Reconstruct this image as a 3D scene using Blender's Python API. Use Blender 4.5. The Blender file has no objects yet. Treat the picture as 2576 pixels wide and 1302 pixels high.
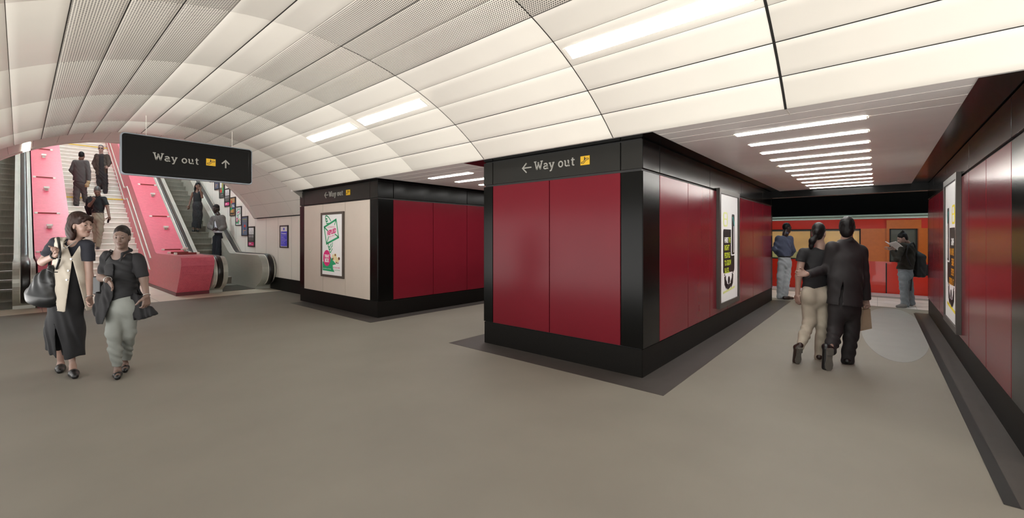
# Underground concourse: vaulted ceiling, clad pillars, stairs and escalators, platform with train.
import bpy, bmesh, math, random
import numpy as np
from mathutils import Vector, Matrix
random.seed(4)
S = bpy.context.scene
COL = S.collection
# ------------------------------------------------------------------ camera
F, HX, HY, EYE = 1067.0, 1288.0, 595.0, 1.5
TH = math.atan((HX - 50) / F)
SN, CS = math.sin(TH), math.cos(TH)
cam_d = bpy.data.cameras.new('camera'); cam = bpy.data.objects.new('camera', cam_d); COL.objects.link(cam)
cam_d.sensor_width = 36.0; cam_d.lens = 36.0 * F / 2576.0
cam_d.shift_y = -(651.0 - HY) / 2576.0
cam_d.clip_start = 0.05; cam_d.clip_end = 200
cam.location = (0, 0, EYE); cam.rotation_euler = (math.pi / 2, 0, -TH)
S.camera = cam

def ray(px, py):
    u, v = (px - HX) / F, (HY - py) / F
    return Vector((SN + u * CS, CS - u * SN, v))
def at_depth(px, py, d): return Vector((0, 0, EYE)) + ray(px, py) * d

# ------------------------------------------------------------------ materials
def lin(c):
    if isinstance(c, str):
        c = c.lstrip('#'); c = tuple(int(c[i:i + 2], 16) / 255 for i in (0, 2, 4))
    return tuple((x / 12.92 if x <= .04045 else ((x + .055) / 1.055) ** 2.4) for x in c) + (1.0,)
MATS = {}
def mat(name, col, rough=.5, metal=0.0, var=.06, scale=12.0, bump=0.0, bscale=None, coat=0.0, emit=0.0, spec=.5, stretch=None, trans=0.0):
    if name in MATS: return MATS[name]
    m = bpy.data.materials.new(name); m.use_nodes = True
    nt = m.node_tree; N, L = nt.nodes, nt.links
    b = N['Principled BSDF']; c = lin(col)
    b.inputs['Roughness'].default_value = rough; b.inputs['Metallic'].default_value = metal
    b.inputs['Specular IOR Level'].default_value = spec
    b.inputs['Coat Weight'].default_value = coat
    tc = N.new('ShaderNodeTexCoord'); mp = N.new('ShaderNodeMapping'); L.new(tc.outputs['Object'], mp.inputs['Vector'])
    if stretch: mp.inputs['Scale'].default_value = stretch
    no = N.new('ShaderNodeTexNoise'); no.inputs['Scale'].default_value = scale; no.inputs['Detail'].default_value = 4
    L.new(mp.outputs['Vector'], no.inputs['Vector'])
    mr = N.new('ShaderNodeMapRange'); mr.inputs['To Min'].default_value = 1 - var; mr.inputs['To Max'].default_value = 1 + var
    mr.inputs['From Min'].default_value = .3; mr.inputs['From Max'].default_value = .7
    L.new(no.outputs['Fac'], mr.inputs['Value'])
    mx = N.new('ShaderNodeMix'); mx.data_type = 'RGBA'; mx.blend_type = 'MULTIPLY'; mx.inputs['Factor'].default_value = 1.0
    mx.inputs['A'].default_value = c; L.new(mr.outputs['Result'], mx.inputs['B'])
    L.new(mx.outputs['Result'], b.inputs['Base Color'])
    if emit:
        L.new(mx.outputs['Result'], b.inputs['Emission Color']); b.inputs['Emission Strength'].default_value = emit
    if trans: b.inputs['Transmission Weight'].default_value = trans
    if bump:
        n2 = N.new('ShaderNodeTexNoise'); n2.inputs['Scale'].default_value = bscale or scale * 8; n2.inputs['Detail'].default_value = 3
        L.new(mp.outputs['Vector'], n2.inputs['Vector'])
        bp = N.new('ShaderNodeBump'); bp.inputs['Strength'].default_value = bump; bp.inputs['Distance'].default_value = .01
        L.new(n2.outputs['Fac'], bp.inputs['Height']); L.new(bp.outputs['Normal'], b.inputs['Normal'])
    MATS[name] = m
    return m
def emat(name, col, strength):
    if name in MATS: return MATS[name]
    m = bpy.data.materials.new(name); m.use_nodes = True; nt = m.node_tree; N, L = nt.nodes, nt.links
    b = N['Principled BSDF']; b.inputs['Base Color'].default_value = lin(col)
    b.inputs['Emission Color'].default_value = lin(col); b.inputs['Emission Strength'].default_value = strength
    MATS[name] = m; return m
def brickmat(name, c1, c2, mortar, w, h, msize=.002, rough=.35, axis='xz'):
    """small glazed mosaic"""
    m = bpy.data.materials.new(name); m.use_nodes = True; nt = m.node_tree; N, L = nt.nodes, nt.links
    b = N['Principled BSDF']; b.inputs['Roughness'].default_value = rough
    tc = N.new('ShaderNodeTexCoord'); mp = N.new('ShaderNodeMapping')
    uv = N.new('ShaderNodeUVMap'); L.new(uv.outputs['UV'], mp.inputs['Vector'])
    br = N.new('ShaderNodeTexBrick'); br.inputs['Color1'].default_value = lin(c1); br.inputs['Color2'].default_value = lin(c2); br.inputs['Mortar'].default_value = lin(mortar)
    br.inputs['Scale'].default_value = 1.0; br.inputs['Brick Width'].default_value = w; br.inputs['Row Height'].default_value = h
    br.inputs['Mortar Size'].default_value = msize; br.offset = 0.5
    L.new(mp.outputs['Vector'], br.inputs['Vector'])
    no = N.new('ShaderNodeTexNoise'); no.inputs['Scale'].default_value = 9; L.new(mp.outputs['Vector'], no.inputs['Vector'])
    mr = N.new('ShaderNodeMapRange'); mr.inputs['To Min'].default_value = .88; mr.inputs['To Max'].default_value = 1.12; L.new(no.outputs['Fac'], mr.inputs['Value'])
    mx = N.new('ShaderNodeMix'); mx.data_type = 'RGBA'; mx.blend_type = 'MULTIPLY'; mx.inputs['Factor'].default_value = 1
    L.new(br.outputs['Color'], mx.inputs['A']); L.new(mr.outputs['Result'], mx.inputs['B']); L.new(mx.outputs['Result'], b.inputs['Base Color'])
    bp = N.new('ShaderNodeBump'); bp.inputs['Strength'].default_value = .25; bp.inputs['Distance'].default_value = .004
    L.new(br.outputs['Fac'], bp.inputs['Height']); bp.invert = True; L.new(bp.outputs['Normal'], b.inputs['Normal'])
    MATS[name] = m; return m
def perfmat(name, base, hole, pitch, rad):
    """perforated white metal panel: round holes on a staggered grid (uv in metres)"""
    m = bpy.data.materials.new(name); m.use_nodes = True; nt = m.node_tree; N, L = nt.nodes, nt.links
    b = N['Principled BSDF']; b.inputs['Roughness'].default_value = .45
    uv = N.new('ShaderNodeUVMap'); sp = N.new('ShaderNodeSeparateXYZ'); L.new(uv.outputs['UV'], sp.inputs[0])
    def M(op, a, c=None):
        n = N.new('ShaderNodeMath'); n.operation = op
        for i, v in enumerate((a, c)):
            if v is None: continue
            if isinstance(v, (int, float)): n.inputs[i].default_value = v
            else: L.new(v, n.inputs[i])
        return n.outputs[0]
    v = M('DIVIDE', sp.outputs['Y'], pitch * .866); row = M('FLOOR', v)
    off = M('MULTIPLY', M('FLOORED_MODULO', row, 2.0), .5)
    u = M('ADD', M('DIVIDE', sp.outputs['X'], pitch), off)
    du = M('SUBTRACT', M('FRACT', u), .5); dv = M('MULTIPLY', M('SUBTRACT', M('FRACT', v), .5), .866)
    r = M('SQRT', M('ADD', M('MULTIPLY', du, du), M('MULTIPLY', dv, dv)))
    f = M('LESS_THAN', r, rad)
    mx = N.new('ShaderNodeMix'); mx.data_type = 'RGBA'; mx.inputs['A'].default_value = lin(base); mx.inputs['B'].default_value = lin(hole)
    L.new(f, mx.inputs['Factor']); L.new(mx.outputs['Result'], b.inputs['Base Color'])
    MATS[name] = m; return m

mat('vault_white', '#f3eee4', .42, var=.015, scale=2)
perfmat('vault_perforated', '#efeae0', '#4a463e', .020, .30)
mat('vault_gap', '#1c1a17', .8)
mat('vault_back', '#8d8880', .7)
mat('ceiling_grey', '#efebe8', .38, var=.03, scale=3)
mat('ceiling_line', '#e4ded6', .4)
mat('black_gloss', '#0a0a09', .2, var=.05, scale=4, spec=.15)
mat('black_matte', '#121110', .5, var=.15, scale=30)
mat('plinth_black', '#110f0d', .5, var=.2, scale=60, bump=.05, spec=.15)
mat('fascia_grey', '#1f1e1b', .35, var=.05, scale=5, spec=.25)
mat('red_panel', '#6b1a25', .2, var=.05, scale=1.4, spec=.16)
mat('cream_panel', '#c9bdb1', .35, var=.02, scale=3)
mat('floor_brown', '#7d786f', .6, var=.05, scale=1.3, bump=.05, bscale=300, spec=.35)
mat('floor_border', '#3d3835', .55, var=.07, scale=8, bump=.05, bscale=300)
mat('floor_cream', '#e0dac9', .4, var=.03, scale=3)
mat('floor_light_tint', '#83827f', .55, var=.04, scale=3)
mat('platform_tile', '#cfc6c2', .45, var=.04, scale=4)
mat('tile_joint', '#8d8885', .6)
mat('tunnel_black', '#040404', .9)
mat('white_wall', '#efe9df', .38, var=.015, scale=2)
mat('vault_grey', '#dcd7cf', .5, var=.02, scale=2)
mat('steel', '#bdb8ac', .36, .35, var=.06, scale=3, stretch=(1, 1, 30))
mat('steel_light', '#b4b4ab', .35, .3, var=.05, scale=3)
mat('steel_dark', '#5a5950', .35, .6, var=.08, scale=5)
mat('belt', '#16120f', .3, var=.1, scale=5)
mat('step_metal', '#8a867b', .5, .2, var=.12, scale=6, stretch=(14, 1, 1))
mat('stair_white', '#e9e4d8', .55, var=.04, scale=6)
mat('stair_riser', '#d2cec2', .6, var=.05, scale=6)
mat('nosing_white', '#faf8f0', .5)
mat('nosing_yellow', '#e0c020', .5)
brickmat('pink_mosaic', '#d15b6d', '#c85165', '#d2717e', .044, .022, .0016)
mat('pink_kick', '#5d1420', .4)
mat('plaque_red', '#7d1f17', .4)
mat('rail_white', '#c9c4ba', .45)
mat('white_metal', '#e2dfd6', .35, .2)
mat('frame_dark', '#4a4743', .4, .4)
mat('frame_black', '#23211f', .4, .2)
mat('frame_taupe', '#57504a', .4, .3)
mat('sheet_white', '#eeeeee', .35, var=.01)
mat('sign_black', '#0a0908', .5, var=.1, scale=20, spec=.15)
mat('sign_edge', '#8d949c', .4, .4)
mat('letter_grey', '#98968f', .5)
mat('yellow', '#d9ab14', .5)
mat('ink_black', '#0b0b0b', .5)
mat('lime', '#c4d636', .5); mat('lime_pale', '#dfe69a', .5)
mat('teal', '#22a39b', .5); mat('white_ink', '#f4f4f2', .5); mat('orange_ink', '#e0960f', .5); mat('yellow_ink', '#ead60c', .5)
mat('green_ink', '#19a06a', .5); mat('magenta_ink', '#d92a78', .5); mat('mush_cream', '#e7d7a4', .5); mat('brown_ink', '#6b3418', .5)
mat('blue_ink', '#4a44dd', .5); mat('grey_ink', '#77756f', .5); mat('slate_ink', '#5f6b82', .5); mat('red_ink', '#d3382c', .5)
mat('tan_ink', '#b78f63', .5); mat('olive_ink', '#a8a243', .5); mat('navy_ink', '#2f3a70', .5); mat('dark_ink', '#3a3a37', .5); mat('pink_ink', '#e0699b', .5)
mat('train_red', '#cf2a16', .3, coat=.3, var=.05, scale=2); mat('train_orange', '#c8641c', .35, var=.05); mat('train_roof', '#c9d2c2', .4, var=.05)
mat('train_green', '#53604a', .4); mat('train_dark', '#17130f', .6); mat('train_inside', '#c2ab62', .6, var=.12, scale=2)
mat('train_seat', '#7a8a52', .8, var=.2, scale=15); mat('train_pole', '#e3bb2a', .35)
emat('lamp', '#fffdf8', 9.0)
emat('strip_lamp', '#fffdf8', 14.0)
emat('dim_lamp', '#fffdf8', 1.2)
emat('unseen_lamp', '#e4f8ff', 14.5)
emat('train_lamp', '#ffe2a0', 9.0)
gm = bpy.data.materials.new('window_glass'); gm.use_nodes = True
_n, _l = gm.node_tree.nodes, gm.node_tree.links
_b = _n['Principled BSDF']; _b.inputs['Roughness'].default_value = .05; _b.inputs['Base Color'].default_value = (.9, .9, .85, 1)
_t = _n.new('ShaderNodeBsdfTransparent'); _m = _n.new('ShaderNodeMixShader'); _m.inputs[0].default_value = .12
_t.inputs['Color'].default_value = (.93, .94, .88, 1)
_l.new(_t.outputs[0], _m.inputs[1]); _l.new(_b.outputs[0], _m.inputs[2]); _l.new(_m.outputs[0], _n['Material Output'].inputs['Surface'])
MATS['window_glass'] = gm
gg = gm.copy(); gg.name = 'window_green'; MATS['window_green'] = gg
for _q in gg.node_tree.nodes:
    if _q.type == 'BSDF_TRANSPARENT': _q.inputs['Color'].default_value = (.16, .20, .13, 1)

# ------------------------------------------------------------------ object helpers
def tag(o, label=None, cat=None, group=None, kind=None):
    if label: o['label'] = label
    if cat: o['category'] = cat
    if group: o['group'] = group
    if kind: o['kind'] = kind
    return o
def empty(name, loc=(0, 0, 0), label=None, cat=None, group=None, rz=0):
    o = bpy.data.objects.new(name, None); COL.objects.link(o); o.location = loc; o.rotation_euler = (0, 0, rz); o.empty_display_size = .1
    return tag(o, label, cat, group)
def link(name, me, parent=None, mats=None, smooth=False):
    o = bpy.data.objects.new(name, me); COL.objects.link(o)
    for m in (mats or []): me.materials.append(MATS[m])
    if parent is not None:
        o.parent = parent
        o.matrix_parent_inverse = parent_inv(parent)
    return o
def parent_inv(p):
    M = Matrix.Identity(4); chain = []
    q = p
    while q is not None: chain.append(q); q = q.parent
    for q in reversed(chain):
        M = M @ q.matrix_parent_inverse @ Matrix.LocRotScale(q.location, q.rotation_euler.to_quaternion(), q.scale)
    return M.inverted()
class MB:
    def __init__(s): s.v, s.f, s.m, s.s, s.mats = [], [], [], [], []
    def mi(s, m):
        if m not in s.mats: s.mats.append(m)
        return s.mats.index(m)
    def add(s, vs, fs, m, smooth=False):
        o = len(s.v); s.v += [tuple(v) for v in vs]; k = s.mi(m)
        for f in fs: s.f.append([o + i for i in f]); s.m.append(k); s.s.append(smooth)
        return s
    def box(s, a, b, m):
        (x0, y0, z0), (x1, y1, z1) = a, b
        vs = [(x, y, z) for x in (x0, x1) for y in (y0, y1) for z in (z0, z1)]
        return s.add(vs, [(0, 1, 3, 2), (4, 6, 7, 5), (0, 4, 5, 1), (2, 3, 7, 6), (0, 2, 6, 4), (1, 5, 7, 3)], m)
    def prism(s, pts, h, m, fn, side=None):
        """pts 2d polygon; fn(a,b,n) -> 3d; extruded n from h[0] to h[1]"""
        n = len(pts)
        vs = [fn(a, b, h[1]) for a, b in pts] + [fn(a, b, h[0]) for a, b in pts]
        s.add(vs, [tuple(range(n))], m)
        o = len(s.v) - 2 * n; k = s.mi(m); ks = s.mi(side or m)
        s.f.append([o + n + i for i in reversed(range(n))]); s.m.append(k); s.s.append(False)
        for i in range(n):
            j = (i + 1) % n; s.f.append([o + i, o + n + i, o + n + j, o + j]); s.m.append(ks); s.s.append(False)
        return s
    def stroke(s, pts, w, h, m, fn, closed=False):
        P = [Vector(p) for p in pts]; n = len(P); L, R = [], []
        for i in range(n):
            a = P[i - 1] if (i > 0 or closed) else P[i]; c = P[(i + 1) % n] if (i < n - 1 or closed) else P[i]
            t1 = (P[i] - a); t2 = (c - P[i])
            t1 = t1.normalized() if t1.length > 1e-9 else t2.normalized(); t2 = t2.normalized() if t2.length > 1e-9 else t1
            t = (t1 + t2); t = t.normalized() if t.length > 1e-6 else t1
            nn = Vector((-t.y, t.x)); cs = max(.5, t.dot(t1)); L.append(P[i] + nn * w / 2 / cs); R.append(P[i] - nn * w / 2 / cs)
        seg = n if closed else n - 1
        for i in range(seg):
            j = (i + 1) % n
            s.prism([L[i], R[i], R[j], L[j]][::1], h, m, fn)
        return s
    def tube(s, pts, r, m, n=10, cap=True):
        P = [Vector(p) for p in pts]; rings = []
        rr = r if isinstance(r, (list, tuple)) else [r] * len(P)
        up = Vector((0, 0, 1)); prev = None
        for i, p in enumerate(P):
            t = ((P[min(i + 1, len(P) - 1)] - P[max(i - 1, 0)])).normalized()
            if prev is None:
                ref = up if abs(t.dot(up)) < .9 else Vector((1, 0, 0)); u = t.cross(ref).normalized()
            else: u = (prev - t * prev.dot(t)).normalized()
            prev = u; w = t.cross(u)
            rings.append([p + (u * math.cos(2 * math.pi * k / n) + w * math.sin(2 * math.pi * k / n)) * rr[i] for k in range(n)])
        vs = [v for R in rings for v in R]; fs = []
        for i in range(len(P) - 1):
            for k in range(n): fs.append((i * n + k, i * n + (k + 1) % n, (i + 1) * n + (k + 1) % n, (i + 1) * n + k))
        s.add(vs, fs, m, True)
        if cap: s.add(rings[0], [tuple(reversed(range(n)))], m); s.add(rings[-1], [tuple(range(n))], m)
        return s
    def build(s, name, parent=None, bevel=0, uvbox=False):
        me = bpy.data.meshes.new(name); me.from_pydata(s.v, [], s.f)
        for m in s.mats: me.materials.append(MATS[m])
        me.polygons.foreach_set('material_index', s.m); me.polygons.foreach_set('use_smooth', s.s)
        me.update()
        bm = bmesh.new(); bm.from_mesh(me); bmesh.ops.recalc_face_normals(bm, faces=bm.faces); bm.to_mesh(me); bm.free()
        if uvbox:
            uv = me.uv_layers.new(name='UVMap')
            for p in me.polygons:
                nx, ny, nz = (abs(c) for c in p.normal)
                for li in p.loop_indices:
                    co = me.vertices[me.loops[li].vertex_index].co
                    if nx > ny and nx > nz: q = (co.y, co.z)
                    elif nz > .3: q = (co.x, math.hypot(co.y, co.z) if nz < .97 else co.y)
                    else: q = (co.x, co.z)
                    uv.data[li].uv = q
        o = link(name, me, parent)
        if bevel:
            b = o.modifiers.new('bevel', 'BEVEL'); b.width = bevel; b.segments = 2; b.limit_method = 'ANGLE'
        return o
def boxo(name, a, b, m, parent=None, bevel=0):
    return MB().box(a, b, m).build(name, parent, bevel)
def frame(o, right, up=(0, 0, 1)):
    o, right, up = Vector(o), Vector(right), Vector(up); nn = right.cross(up)
    return lambda a, b, n=0.0: o + right * a + up * b + nn * n
def rrect(x0, y0, x1, y1, r, k=5):
    pts = []
    for cx, cy, a0 in ((x1 - r, y1 - r, 0), (x0 + r, y1 - r, 90), (x0 + r, y0 + r, 180), (x1 - r, y0 + r, 270)):
        for i in range(k + 1):
            a = math.radians(a0 + 90 * i / k); pts.append((cx + r * math.cos(a), cy + r * math.sin(a)))
    return pts
def ell(cx, cy, rx, ry, n=28, a0=0, a1=360):
    full = abs(a1 - a0) >= 360
    return [(cx + rx * math.cos(math.radians(a0 + (a1 - a0) * i / (n if full else n - 1))), cy + ry * math.sin(math.radians(a0 + (a1 - a0) * i / (n if full else n - 1)))) for i in range(n)]
_tc = {}
def text_geo(txt, bold=0.0):
    if (txt, bold) in _tc: return _tc[(txt, bold)]
    cu = bpy.data.curves.new('t', 'FONT'); cu.body = txt; cu.size = 1; cu.offset = bold; cu.resolution_u = 3
    o = bpy.data.objects.new('t', cu); COL.objects.link(o)
    dg = bpy.context.evaluated_depsgraph_get(); ev = o.evaluated_get(dg); me = ev.to_mesh()
    vs = [(v.co.x, v.co.y) for v in me.vertices]; fs = [tuple(p.vertices) for p in me.polygons]
    ev.to_mesh_clear(); bpy.data.objects.remove(o); bpy.data.curves.remove(cu)
    _tc[(txt, bold)] = (vs, fs); return vs, fs
def text(mb, txt, x0, y0, x1, y1, m, fn, n, bold=.02, shear=0.0):
    """flat lettering fitted into a box"""
    vs, fs = text_geo(txt, bold)
    if not vs: return
    ax = min(v[0] for v in vs); bx = max(v[0] for v in vs); ay = min(v[1] for v in vs); by = max(v[1] for v in vs)
    q = []
    for a, b in vs:
        t = (a - ax) / (bx - ax); w = (b - ay) / (by - ay); q.append(fn(x0 + (x1 - x0) * t, y0 + (y1 - y0) * w + shear * t, n))
    mb.add(q, fs, m)

# slab lettering for the station signs: strokes on a unit grid (x height .68, cap height 1)
def arc(cx, cy, rx, ry, a0, a1, n=12): return [(cx + rx * math.cos(math.radians(a0 + (a1 - a0) * i / n)), cy + ry * math.sin(math.radians(a0 + (a1 - a0) * i / n))) for i in range(n + 1)]
GLYPH = {
 'W': (1.12, [[(.12, .95), (.34, .04)], [(.34, .04), (.56, .80)], [(.56, .80), (.78, .04)], [(.78, .04), (1.0, .95)]], [[(-.02, .95), (.28, .95)], [(.84, .95), (1.14, .95)], [(.46, .82), (.62, .82)]]),
 'a': (.62, [arc(.26, .36 + .12, .20, .15, 160, 0) + [(.46, .10)], arc(.25, .20, .20, .16, 0, 360)], [[(.44, .05), (.60, .05)]]),
 'y': (.66, [[(.10, .62), (.33, .06)], [(.56, .62), (.26, -.22), (.10, -.26)]], [[(-.01, .62), (.23, .62)], [(.43, .62), (.67, .62)]]),
 'o': (.62, [arc(.29, .33, .24, .29, 0, 360, 20)], []),
 'u': (.68, [[(.12, .62), (.12, .22)] + arc(.30, .22, .18, .17, 180, 340, 8) + [(.50, .30)], [(.50, .62), (.50, .05)]], [[(.0, .62), (.14, .62)], [(.38, .62), (.52, .62)], [(.48, .05), (.64, .05)]]),
 't': (.48, [[(.20, .85), (.20, .18)] + arc(.33, .18, .13, .13, 180, 300, 6)], [[(.04, .62), (.42, .62)]]),
 ' ': (.40, [], []),
}
def way_out(mb, x, y, h, m, fn, n, sx=1.0, wgt=.135, word='Way out'):
    cx = x
    for ch in word:
        adv, st, bars = GLYPH[ch]
        T = lambda p: (cx + p[0] * h * sx, y + p[1] * h)
        for k in st: mb.stroke([T(p) for p in k], wgt * h, (n[0], n[1]), m, fn)
        for k in bars: mb.stroke([T(p) for p in k], wgt * .85 * h, (n[0], n[1] + .0006), m, fn)
        cx += adv * h * sx + .10 * h * sx
    return cx
def letters(parent, x, y, h, fn, n, sx):
    for wd in ('Way', 'out'):
        t = MB(); x = way_out(t, x, y, h, 'letter_grey', fn, n, sx, word=wd) + .40 * h * sx; t.build('lettering', parent)
def arrow(mb, cx, cy, r, ang, m, fn, n, w):
    c, s_ = math.cos(math.radians(ang)), math.sin(math.radians(ang))
    T = lambda a, b: (cx + (a * c - b * s_) * r, cy + (a * s_ + b * c) * r)
    mb.stroke([T(-1, 0), T(.8, 0)], w, n, m, fn); mb.stroke([T(.1, .85), T(1, 0), T(.1, -.85)], w, (n[0], n[1] + .0006), m, fn)
def pictogram(parent, x, y, wd, ht, fn, n):
    p = MB().prism([(x, y), (x + wd, y), (x + wd, y + ht), (x, y + ht)], (n - .006, n), 'yellow', fn).build('pictogram', parent)
    g = MB(); T = lambda a, b: (x + a * wd, y + b * ht); hh = (n - .001, n + .002); w = .055 * ht
    g.stroke([T(*q) for q in [(.12, .20), (.36, .20), (.66, .56), (.84, .56), (.90, .63), (.88, .70), (.80, .72), (.60, .72), (.30, .36), (.14, .36), (.09, .28)]], w, hh, 'ink_black', fn, True)
    g.prism([T(*q) for q in ell(.46, .84, .05, .06, 12)], hh, 'ink_black', fn)
    g.prism([T(*q) for q in [(.40, .52), (.47, .60), (.54, .74), (.50, .78), (.42, .78), (.40, .7)]], hh, 'ink_black', fn)
    g.build('symbol', p)
# ------------------------------------------------------------------ floors
FL = 2.548                      # flat ceiling height
PX0, PX1 = 4.30, 11.60          # pillar front plane and far end
st = lambda o: tag(o, kind='structure')
floor = MB().box((-1.7, -6, -.2), (12.1, 12.55, 0), 'floor_brown'); st(floor.build('floor'))
fc = MB().box((-1.3, 12.55, -.2), (4.85, 17.4, 0), 'floor_cream')
for x in (-.6, .3, 1.2, 2.1): fc.box((x - .003, 12.55, 0), (x + .003, 17.1, .0008), 'tile_joint')
for y in (12.56, 14.0, 15.4, 16.6): fc.box((-1.3, y - .003, 0), (2.6, y + .003, .0008), 'tile_joint')
st(fc.build('floor_landing'))
pt = MB().box((12.1, -9, -.9), (13.85, 13, 0), 'platform_tile').box((13.85, -9, -.9), (14.25, 13, -.001), 'tile_joint').box((14.25, -9, -.9), (14.97, 13, .002), 'platform_tile')
for k in range(-14, 20): pt.box((12.1, k * .62 - .003, 0), (13.85, k * .62 + .003, .0008), 'tile_joint')
for x in (12.72, 13.3): pt.box((x - .003, -9, 0), (x + .003, 13, .0008), 'tile_joint')
st(pt.build('floor_platform'))
st(boxo('floor_trackbed', (14.97, -9, -1.2), (18.5, 13, -.95), 'tunnel_black'))
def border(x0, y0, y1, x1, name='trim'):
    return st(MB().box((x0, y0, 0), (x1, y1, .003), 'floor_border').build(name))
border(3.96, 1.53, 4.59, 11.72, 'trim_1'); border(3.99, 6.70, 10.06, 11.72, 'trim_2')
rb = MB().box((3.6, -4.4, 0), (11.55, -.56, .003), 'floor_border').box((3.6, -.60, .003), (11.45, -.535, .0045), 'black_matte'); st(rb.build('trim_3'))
st(MB().prism(ell(9.42, -.19, 2.55, .40, 60), (0, .0015), 'floor_light_tint', frame((0, 0, 0), (1, 0, 0), (0, 1, 0))).build('floor_light_patch'))  # added ellipse: a lighter, lit patch of floor put into its colour

# ------------------------------------------------------------------ vault
VC, VZ, VR = 1.75, -.236, 3.638
RINGS = [-9.4, -8.06, -6.15, -4.55, -2.97, -1.06, .57, 2.12, 4.03, 5.61, 7.2, 9.1, 10.18]
def vpt(a, y, dr=0.0):
    r = VR + dr; return (VC + r * math.sin(math.radians(a)), y, VZ + r * math.cos(math.radians(a)))
ANG = [.2 + 5 * k for k in range(-10, 9)]
vb = MB(); UV = {}
def vault_panel(a0, a1, y0, y1, m, g):
    gd = math.degrees(g / VR); n = 5; base = len(vb.v); e = .006
    vs = []
    ys = [y0 + g, y0 + g + e, y1 - g - e, y1 - g]
    aa = [a0 + gd] + [a0 + gd + math.degrees(e / VR) + (a1 - a0 - 2 * gd - 2 * math.degrees(e / VR)) * i / n for i in range(n + 1)] + [a1 - gd]
    for i, a in enumerate(aa):
        for j, y in enumerate(ys):
            edge = i in (0, len(aa) - 1) or j in (0, 3)
            UV[len(vb.v) + len(vs)] = (y, math.radians(a) * VR); vs.append(vpt(a, y, .004 if edge else 0))
    # upstand into the joint
    fs = []
    for i in range(len(aa) - 1):
        for j in range(3): fs.append((i * 4 + j, i * 4 + j + 1, i * 4 + j + 5, i * 4 + j + 4))
    vb.add(vs, fs, m, True)
for r in range(len(RINGS) - 1):
    for k in range(len(ANG) - 1):
        a0, a1 = ANG[k], ANG[k + 1]
        perf = (-25 < a0 < -10) or (0 < a0 < 15)
        m = 'vault_perforated' if perf else 'vault_white'
        vault_panel(a0, a1, RINGS[r], RINGS[r + 1], m, .0018)
n = 40
vs = [vpt(ANG[0] + (ANG[-1] - ANG[0]) * i / n, y, .012) for i in range(n + 1) for y in (RINGS[0], 10.18)]
vb.add(vs, [(2 * i, 2 * i + 1, 2 * i + 3, 2 * i + 2) for i in range(n)], 'vault_back', True)
vs = [vpt(ANG[0] + (ANG[-1] - ANG[0]) * i / n, y, .06) for i in range(n + 1) for y in (RINGS[0], 10.18)]
vb.add(vs, [(2 * i, 2 * i + 1, 2 * i + 3, 2 * i + 2) for i in range(n)], 'vault_back', True)
# dark wide joints where the cover strips are left off
def dark_joint(a0, a1, y0, y1, w, along):
    if along == 'y':
        d = math.degrees(w / VR); vs = [vpt(a, y, -.0005) for a in (a0 - d, a0 + d) for y in (y0, y1)]; vb.add(vs, [(0, 1, 3, 2)], 'vault_gap')
    else:
        q = 12; vs = [vpt(a0 + (a1 - a0) * i / q, y, -.0005) for i in range(q + 1) for y in (y0 - w, y0 + w)]
        vb.add(vs, [(2 * i, 2 * i + 1, 2 * i + 3, 2 * i + 2) for i in range(q)], 'vault_gap')
dark_joint(10, 40.2, .57, 0, .009, 'x')
for y in (2.12, 4.03): dark_joint(5, 40.2, y, 0, .0035, 'x')
for a, w in ((-4.8, .0045), (30.2, .0035), (35.2, .003), (-14.8, .002), (-19.8, .002), (-24.8, .002), (5.2, .002), (15.2, .002)):
    dark_joint(a, 0, RINGS[0], 10.18, w, 'y')
ceil = vb.build('ceiling')
uvl = ceil.data.uv_layers.new(name='UVMap')
for lp in ceil.data.loops: uvl.data[lp.index].uv = UV.get(lp.vertex_index, (0, 0))
st(ceil)
# second, wider vault over the foot of the escalators
RC, RZ, RR = 1.75, .52, 3.36
rp = lambda a, y, dr=0.0: (RC + (RR + dr) * math.sin(math.radians(a)), y, RZ + (RR + dr) * math.cos(math.radians(a)))
v2 = MB(); A2 = [-62.5 + 125 * i / 18 for i in range(19)]; Y2 = [10.12, 11.7, 13.3, 14.35]
for r in range(3):
    for k in range(18):
        g = .003; gd = math.degrees(g / RR); aa = [A2[k] + gd + (A2[k + 1] - A2[k] - 2 * gd) * i / 4 for i in range(5)]
        vs = [rp(a, y) for a in aa for y in (Y2[r] + g, Y2[r + 1] - g)]
        v2.add(vs, [(2 * i, 2 * i + 1, 2 * i + 3, 2 * i + 2) for i in range(4)], 'vault_grey', True)
aa = [-62.5 + 125 * i / 60 for i in range(61)]
vs = [rp(a, y, .01) for a in aa for y in (10.12, 14.4)]; v2.add(vs, [(2 * i, 2 * i + 1, 2 * i + 3, 2 * i + 2) for i in range(60)], 'vault_back', True)
vs = [rp(a, y, d) for a in aa for y, d in ((14.35, 0), (14.37, -.02), (14.6, -.02), (14.6, .12))]
v2.add(vs, [(4 * i + j, 4 * i + j + 1, 4 * i + j + 5, 4 * i + j + 4) for i in range(60) for j in range(3)], 'vault_grey', True)
for sx in (-1, 1):
    x = RC + sx * RR * math.sin(math.radians(62.5)); v2.box((min(x, RC + sx * 3.08), 10.12, 2.052), (max(x, RC + sx * 3.10), 14.6, 2.13), 'vault_gap')
vs = []
for i in range(61):
    a = aa[i]; b = ANG[0] + (ANG[-1] - ANG[0]) * i / 60; vs += [rp(a, 10.17, .02), vpt(b, 10.17)]
v2.add(vs, [(2 * i, 2 * i + 1, 2 * i + 3, 2 * i + 2) for i in range(60)], 'vault_back')
st(v2.build('ceiling_landing'))
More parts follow.
